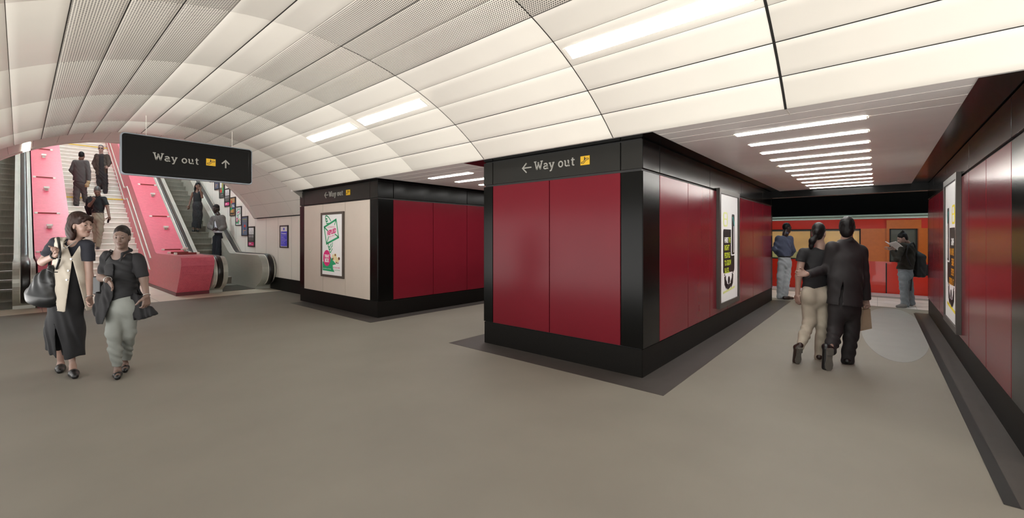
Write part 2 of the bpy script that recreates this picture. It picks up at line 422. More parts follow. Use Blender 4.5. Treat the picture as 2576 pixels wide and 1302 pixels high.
# flat ceiling of the cross passages
fcg = MB().box((4.103, -9, FL), (11.45, 10.3, FL + .1), 'ceiling_grey')
for x, w in ((4.30, .004), (4.56, .003), (4.82, .002)): fcg.box((x - w, -9, FL - .0012), (x + w, 10.2, FL), 'ceiling_line')
for y in RINGS[:-1]: fcg.box((4.105, y - .006, FL - .0012), (4.30, y + .006, FL), 'ceiling_line')
st(fcg.build('ceiling_passages'))

# ------------------------------------------------------------------ ceiling lights
def clight(cs, nrm_in, w, label, group, lamp='lamp', drop=.004):
    """cs: four corners; a shallow trough with a glowing diffuser"""
    c = sum((Vector(p) for p in cs), Vector()) / 4
    o = empty('ceiling_light', c, label, 'light', group)
    n_ = Vector(nrm_in); P = [Vector(p) for p in cs]
    out = [p + (p - c).normalized() * w for p in P]
    fr = MB(); vs = [p + n_ * .001 for p in out] + [p + n_ * .006 for p in out] + [p + n_ * .006 for p in P] + [p + n_ * .001 for p in P]
    fr.add(vs, [(i + 4 * j, (i + 1) % 4 + 4 * j, (i + 1) % 4 + 4 * (j + 1), i + 4 * (j + 1)) for j in range(3) for i in range(4)], 'vault_white'); fr.build('frame', o)
    d = MB(); d.add([p + n_ * drop for p in P] + [p + n_ * .0005 for p in P], [(0, 1, 2, 3), (4, 5, 6, 7)] + [(i, (i + 1) % 4, 4 + (i + 1) % 4, 4 + i) for i in range(4)], lamp); d.build('diffuser', o)
    return o
nv = lambda a: (-math.sin(math.radians(a)), 0, -math.cos(math.radians(a)))
VL = [((7.17, 5.76), 'recessed vault light panel nearest the hanging way out sign'), ((5.55, 4.13), 'middle of three vault light panels, above the gap between the pillars'),
      ((2.06, .63), 'long vault light panel cut by the top edge, above the big red pillar'), ((.50, -.90), 'vault light panel overhead beyond the top edge, past the black ceiling joint')]
for (ya, yb), lb in VL: clight([vpt(21.85, ya), vpt(21.85, yb), vpt(23.9, yb), vpt(23.9, ya)], nv(22.9), .03, lb, 'vault light panels')
def sec(x): return RZ + math.sqrt(RR * RR - (x - RC) ** 2)
clight([(.04, 13.3, sec(.04) - .012), (.04, 14.5, sec(.04) - .024), (.15, 14.5, sec(.15) - .024), (.15, 13.3, sec(.15) - .012)], (.5, 0, -.86), .01, 'small white light panel at the far left edge of the vault, above the left escalator', 'vault light panels', 'dim_lamp')
names = ['first', 'second', 'third', 'fourth', 'fifth', 'sixth', 'seventh', 'eighth', 'ninth', 'tenth', 'eleventh']
for i in range(11):
    x = 4.83 + .634 * i
    clight([(x - .05, 1.105, FL), (x - .05, .075, FL), (x + .05, .075, FL), (x + .05, 1.105, FL)], (0, 0, -1), .012,
           'white ceiling strip light, %s from the vault edge in the passage to the train' % names[i], 'strip lights over the passage to the platform', 'strip_lamp', .007)
for i in range(7):
    x = 4.83 + .634 * i
    clight([(x - .05, 6.10, FL), (x - .05, 5.05, FL), (x + .05, 5.05, FL), (x + .05, 6.10, FL)], (0, 0, -1), .012,
           'white ceiling strip light, %s from the vault edge in the gap between the pillars' % names[i], 'strip lights in the gap between the pillars', 'strip_lamp', .007)

# ------------------------------------------------------------------ pillars
def clad(P, fn, cols, z0, z1, m, name, t=.022, g=.006):
    for a0, a1 in cols:
        mm = m
        b = MB(); b.prism([(a0 + g, z0 + g), (a1 - g, z0 + g), (a1 - g, z1 - g), (a0 + g, z1 - g)], (-t, 0), mm, fn); b.build(name, P, bevel=.003)
ZP0, ZP1, ZF0, ZF1 = .302, 2.207, 2.222, 2.540
def pillar(y0, y1, front_cols, front_mat, cornerL, cornerR, side_lo, side_hi, sign, x1=PX1):
    t = .022
    P = MB().box((PX0 + t, y0 + t, .001), (x1 - t, y1 - t, FL - .002), 'black_matte').build('pillar')
    st(P)
    W = y1 - y0
    fn = frame((PX0, y1, 0), (0, -1, 0))
    clad(P, fn, front_cols, ZP0, ZP1, front_mat, 'wall_panel')
    clad(P, fn, [(0, cornerL), (W - cornerR, W)], ZP0, ZP1, 'black_gloss', 'corner_panel')
    clad(P, fn, [(0, cornerL), (W - cornerR, W)], ZF0, ZF1, 'fascia_grey', 'fascia')
    if not sign: clad(P, fn, [(cornerL, W - cornerR)], ZF0, ZF1, 'fascia_grey', 'fascia')
    MB().prism([(.012, 0), (W - .012, 0), (W - .012, ZP0 - .004), (.012, ZP0 - .004)], (-.03, -.008), 'plinth_black', fn).build('plinth', P)
    for show, fs, first in ((side_lo, frame((PX0, y0, 0), (1, 0, 0)), 0), (side_hi, frame((x1, y1, 0), (-1, 0, 0)), 1)):
        if show is None: continue
        L = x1 - PX0; off = show
        mods = []
        x = off
        while x + .5 < L - .1: mods.append((x, min(x + .955, L - .15))); x += .955
        fa = []; x = off
        while x + .5 < L - .1: fa.append((x, min(x + 1.91, L - .15))); x += 1.91
        fl = (lambda q: [(L - b, L - a) for a, b in q]) if first else (lambda q: q)
        clad(P, fs, fl(mods), ZP0, ZP1, 'red_panel', 'wall_panel')
        clad(P, fs, fl([(0, off)]), ZP0, ZP1, 'black_gloss', 'corner_panel'); clad(P, fs, fl([(mods[-1][1], L)]), ZP0, ZP1, 'black_gloss', 'corner_panel')
        clad(P, fs, fl([(0, off)] + fa + [(fa[-1][1], L)]), ZF0, ZF1, 'black_gloss', 'fascia')
        MB().prism([(.012, 0), (L - .012, 0), (L - .012, ZP0 - .004), (.012, ZP0 - .004)], (-.03, -.008), 'plinth_black', fs).build('plinth', P)
    return P
def soffit(y0, y1, name):
    st(boxo(name, (4.13, y0, FL - .003), (11.45, y1, FL - .0015), 'black_gloss'))
p_main = pillar(1.88, 4.24, [(.18, 1.147), (1.147, 2.105)], 'red_panel', .18, .255, .46, .46, True)
p_back = pillar(6.97, 10.30, [(.237, 1.165), (1.165, 2.13), (2.13, 3.062)], 'cream_panel', .237, .268, .335, None, True)
p_right = pillar(-4.0, -.745, [(.255, 1.2), (1.2, 2.1), (2.1, 3.0)], 'red_panel', .255, .255, None, .46, False)
soffit(1.705, 4.47, 'trim_4'); soffit(6.75, 10.18, 'trim_5'); soffit(-4.3, -.505, 'trim_6')
# header over the way to the platform, tunnel walls
st(MB().box((11.45, -9, 2.40), (11.66, 12.5, 3.3), 'black_gloss').build('wall_header'))
st(boxo('wall_tunnel', (18.3, -9, -1.2), (18.5, 13, 3.4), 'tunnel_black')); st(boxo('ceiling_platform', (11.5, -9, 3.3), (18.5, 13, 3.4), 'tunnel_black'))
st(boxo('wall_platform_near', (11.6, -9.2, -1.2), (18.5, -9, 3.4), 'tunnel_black')); st(boxo('wall_platform_far', (11.6, 12.5, -1.2), (18.5, 12.7, 3.4), 'tunnel_black'))
# bright strip trim at the platform corner of the big pillar
# ------------------------------------------------------------------ signs
def fascia_sign(y_hi, y_lo, label, ax, tx, h, z, px0, pw):
    fn = frame((PX0, y_hi, 0), (0, -1, 0)); W = y_hi - y_lo
    o = empty('way_out_sign', (PX0, (y_hi + y_lo) / 2, ZF0), label, 'sign', 'way out signs on the pillars')
    MB().prism([(.006, ZF0 + .006), (W - .006, ZF0 + .006), (W - .006, ZF1 - .006), (.006, ZF1 - .006)], (-.022, 0), 'fascia_grey', fn).build('sign_panel', o, bevel=.003)
    letters(o, tx, z, h, fn, (0, .012), 1.07)
    a = MB(); arrow(a, ax, z + .42 * h, .64 * h, 180, 'letter_grey', fn, (0, .012), .14 * h); a.build('arrow', o)
    pictogram(o, px0, z - .01, pw, .105, fn, .008)
fascia_sign(4.06, 2.135, 'dark fascia sign with raised way out lettering on the big red pillar', .618, .737, .112, 2.345, 1.42, .122)
fascia_sign(10.063, 7.238, 'dark fascia sign with way out lettering on the cream panelled pillar', 1.105, 1.215, .112, 2.345, 1.945, .16)
# hanging sign
SY = 8.5
hs = empty('hanging_sign', (1.85, SY, 2.43), 'black hanging way out sign with yellow escalator symbol and up arrow', 'sign')
fn = frame((.973, SY, 2.43), (1, 0, 0)); W, Hh = 1.75, .63
MB().prism(rrect(0, 0, W, Hh, .05), (-.10, 0), 'sign_edge', fn).build('frame', hs, bevel=.004)
MB().prism(rrect(.016, .016, W - .016, Hh - .016, .04), (-.01, .006), 'sign_black', fn).build('sign_panel', hs)
ed = MB(); ed.stroke([(.06, .06), (W - .06, .06), (W - .06, Hh - .06), (.06, Hh - .06)], .004, (.004, .0075), 'black_gloss', fn, True); ed.build('border_line', hs)
letters(hs, .372, .258, .118, fn, (.005, .013), .98)
a = MB(); arrow(a, 1.337, .312, .064, 90, 'letter_grey', fn, (.005, .012), .019); a.build('arrow', hs)
pictogram(hs, 1.058, .262, .132, .115, fn, .012)
for x in (.3, W - .3):
    X = .973 + x; zt = VZ + math.sqrt(VR ** 2 - (X - VC) ** 2)
    MB().tube([(X, SY + .05, 3.05), (X, SY + .05, zt + .01)], .004, 'vault_white', 8).build('hanger_rod', hs)

# ------------------------------------------------------------------ posters
def poster(name, fn, x0, z0, x1, z1, fw, depth, fm, label, cat, group=None, sheet='sheet_white'):
    c = fn((x0 + x1) / 2, z0, 0)
    o = empty(name, c, label, cat, group)
    fr = MB()
    for q in ([(x0, z0), (x1, z0), (x1, z0 + fw), (x0, z0 + fw)], [(x0, z1 - fw), (x1, z1 - fw), (x1, z1), (x0, z1)],
              [(x0, z0 + fw), (x0 + fw, z0 + fw), (x0 + fw, z1 - fw), (x0, z1 - fw)], [(x1 - fw, z0 + fw), (x1, z0 + fw), (x1, z1 - fw), (x1 - fw, z1 - fw)]):
        fr.prism(q, (.001, depth), fm, fn)
    fr.build('frame', o)
    sd = depth * .6
    MB().prism([(x0 + fw, z0 + fw), (x1 - fw, z0 + fw), (x1 - fw, z1 - fw), (x0 + fw, z1 - fw)], (.002, sd), sheet, fn).build('sheet', o)
    w, h = x1 - x0 - 2 * fw, z1 - z0 - 2 * fw
    f2 = lambda a, b, n=0.0: fn(x0 + fw + a * w, z0 + fw + b * h, sd + n)
    return o, f2
def ad_phone(o, f, lime, words, mirror):
    g = MB(); X = (lambda a: 1 - a) if mirror else (lambda a: a)
    fl = (lambda a, b, n=0.0: f(1 - a, b, n)) if mirror else f
    H = (0, .002); H2 = (.002, .003); H3 = (.003, .004)
    # note symbol
    g.prism(rrect(.17, .70, .41, .835, .05), H, lime, fl); g.prism(rrect(.22, .715, .36, .765, .02), H2, 'sheet_white', fl); g.prism(rrect(.22, .775, .36, .82, .02), H2, 'sheet_white', fl)
    # big dark card and phone
    g.prism(rrect(.17, .265, .80, .675, .035), H, 'ink_black', fl)
    g.prism(rrect(.60, .42, .82, .835, .03), H2, 'sheet_white', fl)
    g.prism(rrect(.64, .432, .80, .825, .025), H3, 'ink_black', fl)
    g.prism([(.67, .80), (.72, .80), (.80, .72), (.80, .75), (.79, .70), (.72, .76)], (.004, .0045), 'teal', fl)
    g.prism([(.735, .45), (.76, .45), (.76, .71), (.735, .71)], (.004, .0045), 'white_ink', fl)
    y = .60
    for ln in words:
        for wd, a0, a1, m in ln: text(g, wd, a0, y - .052, a1, y, m, fl, .0032, .03)
        y -= .072
    # raised arms
    g.stroke([(.27, .235), (.28, .18), (.36, .14)], .075, H, 'ink_black', fl); g.stroke([(.70, .245), (.68, .18), (.60, .14)], .075, H, 'ink_black', fl)
    g.prism([(.30, .17), (.42, .155), (.48, .15), (.56, .155), (.66, .17), (.60, .13), (.55, .115), (.42, .10), (.36, .12)], H, 'ink_black', fl)
    g.prism(ell(.48, .19, .055, .038, 16), H2, 'ink_black', fl)
    g.stroke([(.25, .255), (.25, .24)], .03, H, 'ink_black', fl); g.stroke([(.72, .265), (.72, .25)], .03, H, 'ink_black', fl)
    g.prism([(.17, .075), (.82, .098), (.82, .118), (.17, .095)], H, lime, fl)
    g.build('artwork', o)
fn = frame((0, 1.88, 0), (1, 0, 0))
o, f = poster('advert_poster', fn, 7.0, .39, 8.24, 2.25, .075, .05, 'frame_dark', 'tall framed advert with lime lettering on black, on the side of the big red pillar', 'poster')
ad_phone(o, f, 'lime_pale', [[('HIRE', .235, .43, 'white_ink'), ('THE', .45, .57, 'lime')], [('RIGHT', .235, .50, 'lime')], [('PEOPLE', .235, .54, 'lime')], [('TO GROW', .235, .60, 'lime')], [('SALES...', .235, .52, 'lime')]], False)
fn = frame((0, -.745, 0), (-1, 0, 0))
o, f = poster('advert_poster', fn, -8.49, .345, -7.2, 2.265, .075, .045, 'frame_dark', 'tall framed advert with orange mirrored lettering on black, on the right-hand wall', 'poster')
ad_phone(o, f, 'yellow_ink', [[('HIRING', .24, .44, 'white_ink')], [('LEARN HOW WE', .24, .60, 'orange_ink')], [('EASE', .24, .42, 'orange_ink')], [('PEOPLE', .24, .46, 'orange_ink')], [('TO A REMINDER', .24, .64, 'orange_ink')]], True)
def ad_envelope(o, f, small=False):
    g = MB(); H = (0, .002); H2 = (.002, .003)
    S_ = lambda pts, w=.03, m='green_ink', c=False: g.stroke(pts, w, H, m, f, c)
    S_([(.10, .795), (.70, .915), (.82, .625), (.22, .515)], .032, 'green_ink', True)
    S_([(.10, .795), (.28, .735)], .022); S_([(.70, .915), (.62, .825)], .022); S_([(.82, .625), (.64, .68)], .022); S_([(.22, .515), (.34, .64)], .022)
    S_([(.44, .895), (.34, .955), (.24, .985), (.17, .985)], .02)
    for cx, cy, rx, ry, a0, a1 in ((.23, .957, .07, .028, 110, 300), (.24, .915, .07, .026, 100, 310), (.28, .878, .07, .026, 100, 320)): S_(ell(cx, cy, rx, ry, 9, a0, a1), .018)
    S_([(.52, .545), (.51, .49), (.50, .47)], .02); S_([(.33, .535), (.31, .50)], .018)
    for cx, cy, rx, ry, a0, a1 in ((.36, .487, .06, .030, 120, 290), (.39, .448, .06, .030, 120, 290), (.42, .408, .06, .034, 120, 290)): S_(ell(cx, cy, rx, ry, 9, a0, a1), .018); S_([(cx + .02, cy - .028), (cx + .10, cy + .03)], .016)
    text(g, 'REPLIED', .27, .655, .70, .735, 'magenta_ink', f, .001, .05, .045)
    if not small:
        text(g, 'ACCIDENTALLY', .28, .785, .66, .805, 'magenta_ink', f, .001, .01, .0); text(g, 'TO ALL?', .36, .615, .64, .64, 'magenta_ink', f, .001, .01, .04)
    g.prism([(.02, .065), (.62, .055), (.55, .10), (.53, .165), (.70, .185), (.42, .30), (.30, .20), (.02, .215)], H, 'green_ink', f)
    g.prism(ell(.24, .275, .185, .135, 30), H2, 'magenta_ink', f)
    text(g, 'TREAT', .12, .285, .37, .335, 'white_ink', f, .0035, .05); text(g, 'BOX', .14, .205, .36, .275, 'white_ink', f, .0035, .05)
    for cx, cy, r in ((.56, .315, .055), (.66, .325, .06), (.58, .27, .06), (.70, .275, .06), (.78, .25, .055), (.70, .225, .05), (.82, .28, .045)): g.prism(ell(cx, cy, r, r * .55, 14), (0, .001 + r * .02), 'mush_cream', f)
    for cx, cy, r in ((.54, .27, .03), (.66, .335, .03), (.84, .28, .04), (.72, .21, .025), (.79, .205, .02)): g.prism(ell(cx, cy, r, r * .6, 12), (0, .003), 'brown_ink', f)
    text(g, 'fresh every week', .52, .105, .88, .15, 'magenta_ink', f, .001, .0); text(g, 'order your first box', .52, .075, .88, .10, 'green_ink', f, .001, .0)
    text(g, 'the little box of treats', .05, .09, .45, .11, 'white_ink', f, .0025, .0)
    g.build('artwork', o)
fn = frame((PX0, 10.30, 0), (0, -1, 0))
o, f = poster('advert_poster', fn, 1.135, .645, 2.115, 2.015, .05, .035, 'frame_taupe', 'framed white advert with a green winged envelope, on the cream panelled pillar', 'poster')
ad_envelope(o, f)

# ------------------------------------------------------------------ landing walls and the escalator shaft
INC = math.tan(math.radians(30)); XW, XL = 4.80, -1.30; YE = 30.0
zi = lambda y: max(0.0, (y - 14.6) * INC)
def side_wall(name, x, thick):
    w = MB(); x0, x1 = sorted((x, x + thick))
    fnw = lambda a, b, n_=0.0: (x0 if n_ < .5 else x1, a, b)
    w.prism([(10.1, 0), (YE, 0), (YE, 2.07 + zi(YE)), (14.6, 2.07), (10.1, 2.07)], (0, 1), 'white_wall', fnw)
    for y in (11.12, 12.02, 12.92, 13.82) + tuple(14.72 + .9 * i for i in range(16)):
        zt = 2.05 + zi(y); xx = x - .001 * (1 if thick > 0 else -1)
        a, b = sorted((xx, x)); w.box((a, y - .004, .35), (b, y + .004, zt), 'vault_back')
    return st(w.build(name))
side_wall('wall_right', XW, .1); side_wall('wall_left', XL, -.1)
st(MB().box((XW - .035, 10.3, 0), (XW, 13.4, .345), 'plinth_black').build('baseboard_right'))
sh = MB(); prof = [(RC + 3.05 * math.cos(math.radians(a)), 2.07 + 1.95 * math.sin(math.radians(a))) for a in range(180, -1, -6)]
vs = [(x, y, z + zi(y)) for x, z in prof for y in (14.6, YE)]
sh.add(vs, [(2 * i, 2 * i + 1, 2 * i + 3, 2 * i + 2) for i in range(len(prof) - 1)], 'white_wall', True)
st(sh.build('ceiling_shaft')); st(boxo('wall_shaft_end', (XL, YE, 0), (XW, YE + .1, 14), 'white_wall'))
for i, y in enumerate((15.8, 18.6, 21.4, 24.2, 27.0)):  # unseen lamps added to brighten the stairs and walls of the shaft
    z = 3.95 + zi(y); lb = ['first', 'second', 'third', 'fourth', 'fifth'][i]
    c = [(.6, y, z), (2.9, y, z), (2.9, y + .5, z + .5 * INC), (.6, y + .5, z + .5 * INC)]
    clight(c, (0, .5, -.866), .03, 'unseen ceiling light added in the sloping escalator shaft, %s up from the arch' % lb, 'added unseen shaft lights', 'unseen_lamp')

# ------------------------------------------------------------------ staircase
ss = empty('staircase', (1.82, 17.1, 0), 'wide white staircase with yellow edged steps between two pink tiled slopes', 'stairs')
RUN, RISE, Y0 = .3174, .18325, 17.1; SX0, SX1 = 1.04, 2.58
for i in range(38):
    y = Y0 + RUN * i; z = RISE * (i + 1)
    b = MB(); b.box((SX0, y, max(0, z - RISE)), (SX1, y + RUN + .02, z - .012), 'stair_riser'); b.box((SX0, y - .018, z - .03), (SX1, y + RUN + .02, z), 'stair_white')
    s_ = b.build('step', ss)
    MB().box((SX0, y - .022, z - .032), (SX1, y + .035, z + .002), 'nosing_yellow' if i in (15, 29) else 'nosing_white').build('nosing', s_)
    if i in (15, 29): s_['label'] = 'step with yellow edge'
strg = MB(); fx = lambda a, b, n_=0.0: (.93 if n_ < .5 else 1.04, a, b)
strg.prism([(16.7, 0), (29.5, 0), (29.5, 7.35), (16.9, .12)], (0, 1), 'stair_white', fx); strg.build('stringer', ss)

# ------------------------------------------------------------------ pink tiled slopes
def slope(x0, x1, label, kx):
    o = MB(); fx = lambda a, b, n_=0.0: (x0 if n_ < .5 else x1, a, b)
    top = 1.02 + (YE - 15.95) * INC
    o.prism([(13.42, .06), (13.25, .28), (13.05, .55), (12.93, .78), (12.92, .90), (12.97, .98), (13.06, 1.02), (15.75, 1.02), (15.95, 1.05), (YE - .06, top - .035), (YE - .06, 0), (13.42, 0)], (0, 1), 'pink_mosaic', fx)
    r = o.build('tiled_slope', None, uvbox=True); tag(r, label, 'tiled slope', 'pink tiled slopes')
    k = MB(); xa, xb = (x0 - .015, x1) if kx < 0 else (x0, x1 + .015)
    k.prism([(13.38, 0), (17.1, 0), (17.1, .085), (13.38, .085)], (0, 1), 'pink_kick', lambda a, b, n_=0.0: (xa if n_ < .5 else xb, a, b)); k.build('kick_strip', r)
    return r
slope(2.58, 3.27, 'pink mosaic tiled slope between the white stairs and the right escalator', -1)
slope(.24, .93, 'pink mosaic tiled slope left of the white stairs, behind the two women', 1)
zd = lambda y: 1.02 if y < 15.9 else 1.02 + (y - 15.95) * INC
def plaque(x0, x1, y, label, group):
    o = empty('barrier_bar', ((x0 + x1) / 2, y, zd(y)), label, 'bar', group); z = zd(y); dz = .02
    MB().box((x0 + .06, y - .012, z - .02), (x1 - .06, y + .02, z + .055), 'plaque_red').build('bar', o, bevel=.004)
    for a, b in ((x0, x0 + .07), (x1 - .07, x1)): MB().box((a, y - .025, z - .02), (b, y + .04, z + .06), 'white_metal').build('end_cap', o, bevel=.012)
def sconce(x, y, label):
    z = zd(y); o = empty('uplighter', (x, y, z), label, 'lamp', 'small white lamps on the pink slopes')
    MB().box((x - .035, y - .02, z - .03), (x + .035, y + .06, z + .10), 'steel').build('stem', o, bevel=.004)
    MB().prism([(x - .06, .0), (x + .06, .0), (x + .06, .06), (x - .06, .06)], (-.02, .08), 'white_metal', lambda a, b, n_=0.0: (a, y - n_, z + .07 + b)).build('head', o, bevel=.008)
od = ['first', 'second', 'third', 'fourth']
for i, y in enumerate((16.05, 17.88, 19.97, 22.0)): plaque(2.74, 3.26, y, 'red bar with white ends on the right pink slope, %s up from its flat top' % od[i], 'red bars on the right pink slope')
plaque(2.70, 3.24, 15.05, 'red bar on the flat top of the right pink slope, the further of two', 'red bars on the right pink slope'); plaque(2.66, 3.22, 14.1, 'red bar with white ends nearest the rounded front of the right pink slope', 'red bars on the right pink slope')
for i, y in enumerate((16.05, 17.88, 19.97, 22.0)): plaque(.26, .76, y, 'red bar with white ends on the left pink slope, %s up from the bottom' % od[i], 'red bars on the left pink slope')
for i, y in enumerate((17.15, 19.2, 21.4)):
    sconce(3.03, y, 'small white lamp on the right pink slope, %s up from its foot' % od[i + 1]); sconce(.53, y, 'small white lamp on the left pink slope, %s up from the bottom' % od[i])
sconce(3.29, 16.0, 'small white lamp at the foot of the right pink slope beside the red bars')
for dz, nm, ye in ((.52, 'lower white handrail on the pink wall beside the stairs', 16.45), (.86, 'upper white handrail on the pink wall beside the stairs', 16.3)):
    hr = empty('handrail', (2.53, ye, dz), nm, 'handrail', 'white handrails beside the stairs')
    z = lambda y: dz + (y - ye) * INC
    ya, yb = 20.55, 21.2; fall = (yb - ya) * INC
    MB().tube([(2.53, ye, z(ye)), (2.53, ya, z(ya)), (2.53, yb, z(ya)), (2.53, 29, z(29) - fall)], .020, 'rail_white', 10).build('rail', hr)
    for k in range(10):
        y = ye + .4 + k * 1.25; zz = z(y) - (fall if y > yb else 0); MB().tube([(2.59, y, zz - .05), (2.535, y, zz - .05), (2.53, y, zz - .015)], .01, 'steel', 6).build('bracket', hr)

# ------------------------------------------------------------------ escalators
def bal_profile(off, ytop=YE):
    """side outline of a balustrade, offset inwards by off"""
    t = 1.0 - off
    pts = []
    for a in range(-75, 91, 11): pts.append((13.42 - (.44 - off) * math.cos(math.radians(a)) , .56 + (.44 - off) * math.sin(math.radians(a))))
    pts += [(15.7, t), (15.85, t + .005), (16.05, t + .09)]
    pts.append((ytop, t + .09 + (ytop - 16.05) * INC))
    return pts
def balustrade(parent, x0, x1, bx, inner, deckside):
    bp = bal_profile(.03)
    P = [(13.5, 0)] + [(13.5, .07)] + bp + [(YE, 0)]
    fx = lambda a, b, n_=0.0: (x0 if n_ < .5 else x1, a, b)
    b = MB().prism(P, (0, 1), 'steel', fx, 'steel_light').build('balustrade', parent)
    # moving handrail
    h = MB(); q = bal_profile(0.0); q2 = [p for p in q]; w = .062
    out = []
    for i, (y, z) in enumerate(q2):
        a = q2[max(i - 1, 0)]; c = q2[min(i + 1, len(q2) - 1)]; t = Vector((c[0] - a[0], c[1] - a[1])).normalized(); nn = Vector((-t.y, t.x))
        out.append(((y - nn.x * .035, z - nn.y * .035), (y + nn.x * .012, z + nn.y * .012)))
    vs = []
    for lo, hi in out: vs += [(bx - w, lo[0], lo[1]), (bx - w, hi[0] * .8 + lo[0] * .2, hi[1] * .8 + lo[1] * .2), (bx - w * .6, hi[0], hi[1]), (bx + w * .6, hi[0], hi[1]), (bx + w, hi[0] * .8 + lo[0] * .2, hi[1] * .8 + lo[1] * .2), (bx + w, lo[0], lo[1])]
    fs = [(6 * i + j, 6 * i + j + 1, 6 * i + j + 7, 6 * i + j + 6) for i in range(len(out) - 1) for j in range(5)]
    h.add(vs, fs, 'belt', True); h.add([vs[k] for k in range(6)], [(0, 1, 2, 3, 4, 5)], 'belt'); h.build('handrail_belt', parent)
    tr = MB()
    for sx in (-1, 1):
        vs = []
        for lo, hi in out: vs += [(bx + sx * (w + .004), lo[0], lo[1]), (bx + sx * (w + .004), (lo[0] + hi[0]) / 2, (lo[1] + hi[1]) / 2), (bx + sx * (w + .018), (lo[0] + hi[0]) / 2, (lo[1] + hi[1]) / 2), (bx + sx * (w + .018), lo[0], lo[1])]
        tr.add(vs, [(4 * i + j, 4 * i + j + 1, 4 * i + j + 5, 4 * i + j + 4) for i in range(len(out) - 1) for j in range(3)], 'white_metal', True)
    tr.build('edge_trim', parent)
def escalator(sgn, label):
    X = lambda x: x if sgn > 0 else 3.5 - x
    xs = lambda a, b: tuple(sorted((X(a), X(b))))
    o = empty('escalator', (X(3.98), 13.5, 0), label, 'escalator', 'escalators')
    a, b = xs(3.285, 3.60); balustrade(o, a, b, X(3.425), 1, 1)
    a, b = xs(4.42, 4.775); balustrade(o, a, b, X(4.66), -1, -1)
    a, b = xs(3.60, 4.42)
    MB().box((a, 13.55, .0), (b, 15.0, .012), 'steel_dark').build('landing_plate', o)
    for i in range(30):
        y = 15.3 + .36 * i; z = .2078 * i
        s_ = MB(); s_.box((a + .004, y - .05 if i else 14.95, max(.001, z - .02)), (b - .004, y + .345, z + .012), 'step_metal')
        if i: 
            vs = [(xx, y - .05 + .06 * math.sin(t * math.pi / 8) * .6 , z + .01 - .205 * t / 4) for xx in (a + .004, b - .004) for t in range(5)]
            s_.add(vs, [(t, t + 1, t + 6, t + 5) for t in range(4)], 'step_metal', True)
        s_.build('step', o)
    return o
escalator(1, 'right escalator with black handrails and grey steps, carrying two women'); escalator(-1, 'left escalator at the picture edge, black handrail and rounded steel newel')

# ------------------------------------------------------------------ wall posters
fn = frame((XW, 0, 0), (0, -1, 0))
o, f = poster('notice_poster', fn, -12.75, 1.19, -12.20, 1.815, .035, .03, 'frame_black', 'blue and white notice in a black frame on the white wall by the escalator', 'poster')
g = MB(); H = (0, .002)
g.prism([(.06, .03), (.94, .03), (.94, .76), (.06, .76)], H, 'blue_ink', f); g.prism(ell(.5, .88, .07, .07, 20), H, 'blue_ink', f); g.prism([(.38, .865), (.62, .865), (.62, .895), (.38, .895)], (.002, .003), 'blue_ink', f)
text(g, 'Tickets', .14, .62, .84, .69, 'white_ink', f, .0025, .03)
for i, (tx, e) in enumerate((('please have your', .80), ('ticket', .40), ('ready and', .56), ('touch in and touch', .86), ('out on your', .66), ('journey', .48), ('thank you', .60))): text(g, tx, .16, .53 - i * .07, .16 + e * .85, .565 - i * .07, 'white_ink', f, .0025, .01)
g.build('artwork', o)
def art(kind, o, f):
    g = MB(); H = (0, .002); R = lambda x0, y0, x1, y1, m, h=H: g.prism([(x0, y0), (x1, y0), (x1, y1), (x0, y1)], h, m, f)
    if kind == 'city':
        R(0, 0, 1, 1, 'dark_ink', (0, .0005)); R(.08, .62, .92, .98, 'sheet_white', (0, .001))
        for i in range(7): R(.1 + i * .12, .62, .13 + i * .12, .62 + .10 + .22 * ((i * 37) % 10) / 10, 'grey_ink')
        for i in range(6): R(.06 + .15 * i, .3, .14 + .15 * i, .44 + .02 * (i % 3), 'grey_ink'); R(.08 + .15 * i, .46, .12 + .15 * i, .58, 'sheet_white')
        R(.05, .02, .95, .20, 'magenta_ink'); text(g, 'LIVE', .12, .08, .5, .16, 'white_ink', f, .0025, .05); text(g, 'tonight', .5, .04, .86, .08, 'white_ink', f, .0025, .01)
    elif kind == 'blue':
        R(0, 0, 1, 1, 'slate_ink', (0, .0005)); text(g, 'NEVER', .12, .84, .88, .91, 'olive_ink', f, .001, .04); text(g, 'stop looking', .14, .74, .84, .79, 'olive_ink', f, .001, .02)
        g.prism(ell(.52, .50, .17, .075, 20), H, 'red_ink', f); R(.44, .28, .60, .44, 'navy_ink'); R(.22, .10, .34, .30, 'tan_ink'); R(.34, .24, .70, .28, 'tan_ink')
    elif kind == 'people':
        R(0, 0, 1, 1, 'tan_ink', (0, .0005)); R(.4, .35, .92, .72, 'navy_ink'); g.prism(ell(.66, .82, .14, .07, 18), H, 'tan_ink', f); g.prism(ell(.66, .85, .15, .05, 18), (0, .0015), 'mush_cream', f)
        R(.02, .3, .4, .46, 'green_ink'); g.prism(ell(.26, .78, .15, .09, 18), H, 'red_ink', f); R(.08, .5, .4, .7, 'grey_ink'); R(.1, .05, .8, .14, 'dark_ink'); text(g, 'FOR ALL', .42, .45, .88, .62, 'white_ink', f, .0025, .04); R(.52, .1, .62, .34, 'orange_ink'); R(.7, .1, .8, .34, 'dark_ink')
    elif kind == 'leaf':
        R(0, 0, 1, 1, 'grey_ink', (0, .0005)); R(.05, .6, .5, .97, 'sheet_white'); g.prism(ell(.62, .62, .16, .30, 20), H, 'olive_ink', f); g.prism(ell(.3, .38, .2, .10, 18), (0, .003), 'red_ink', f); R(.05, .06, .95, .24, 'dark_ink'); text(g, 'growing', .15, .11, .8, .18, 'sheet_white', f, .0025, .02); g.prism(ell(.75, .4, .13, .2, 18), (0, .0025), 'green_ink', f)
    g.build('artwork', o)
kinds = ['city', 'blue', 'env', 'people', 'city', 'leaf', 'blue', 'env', 'city']
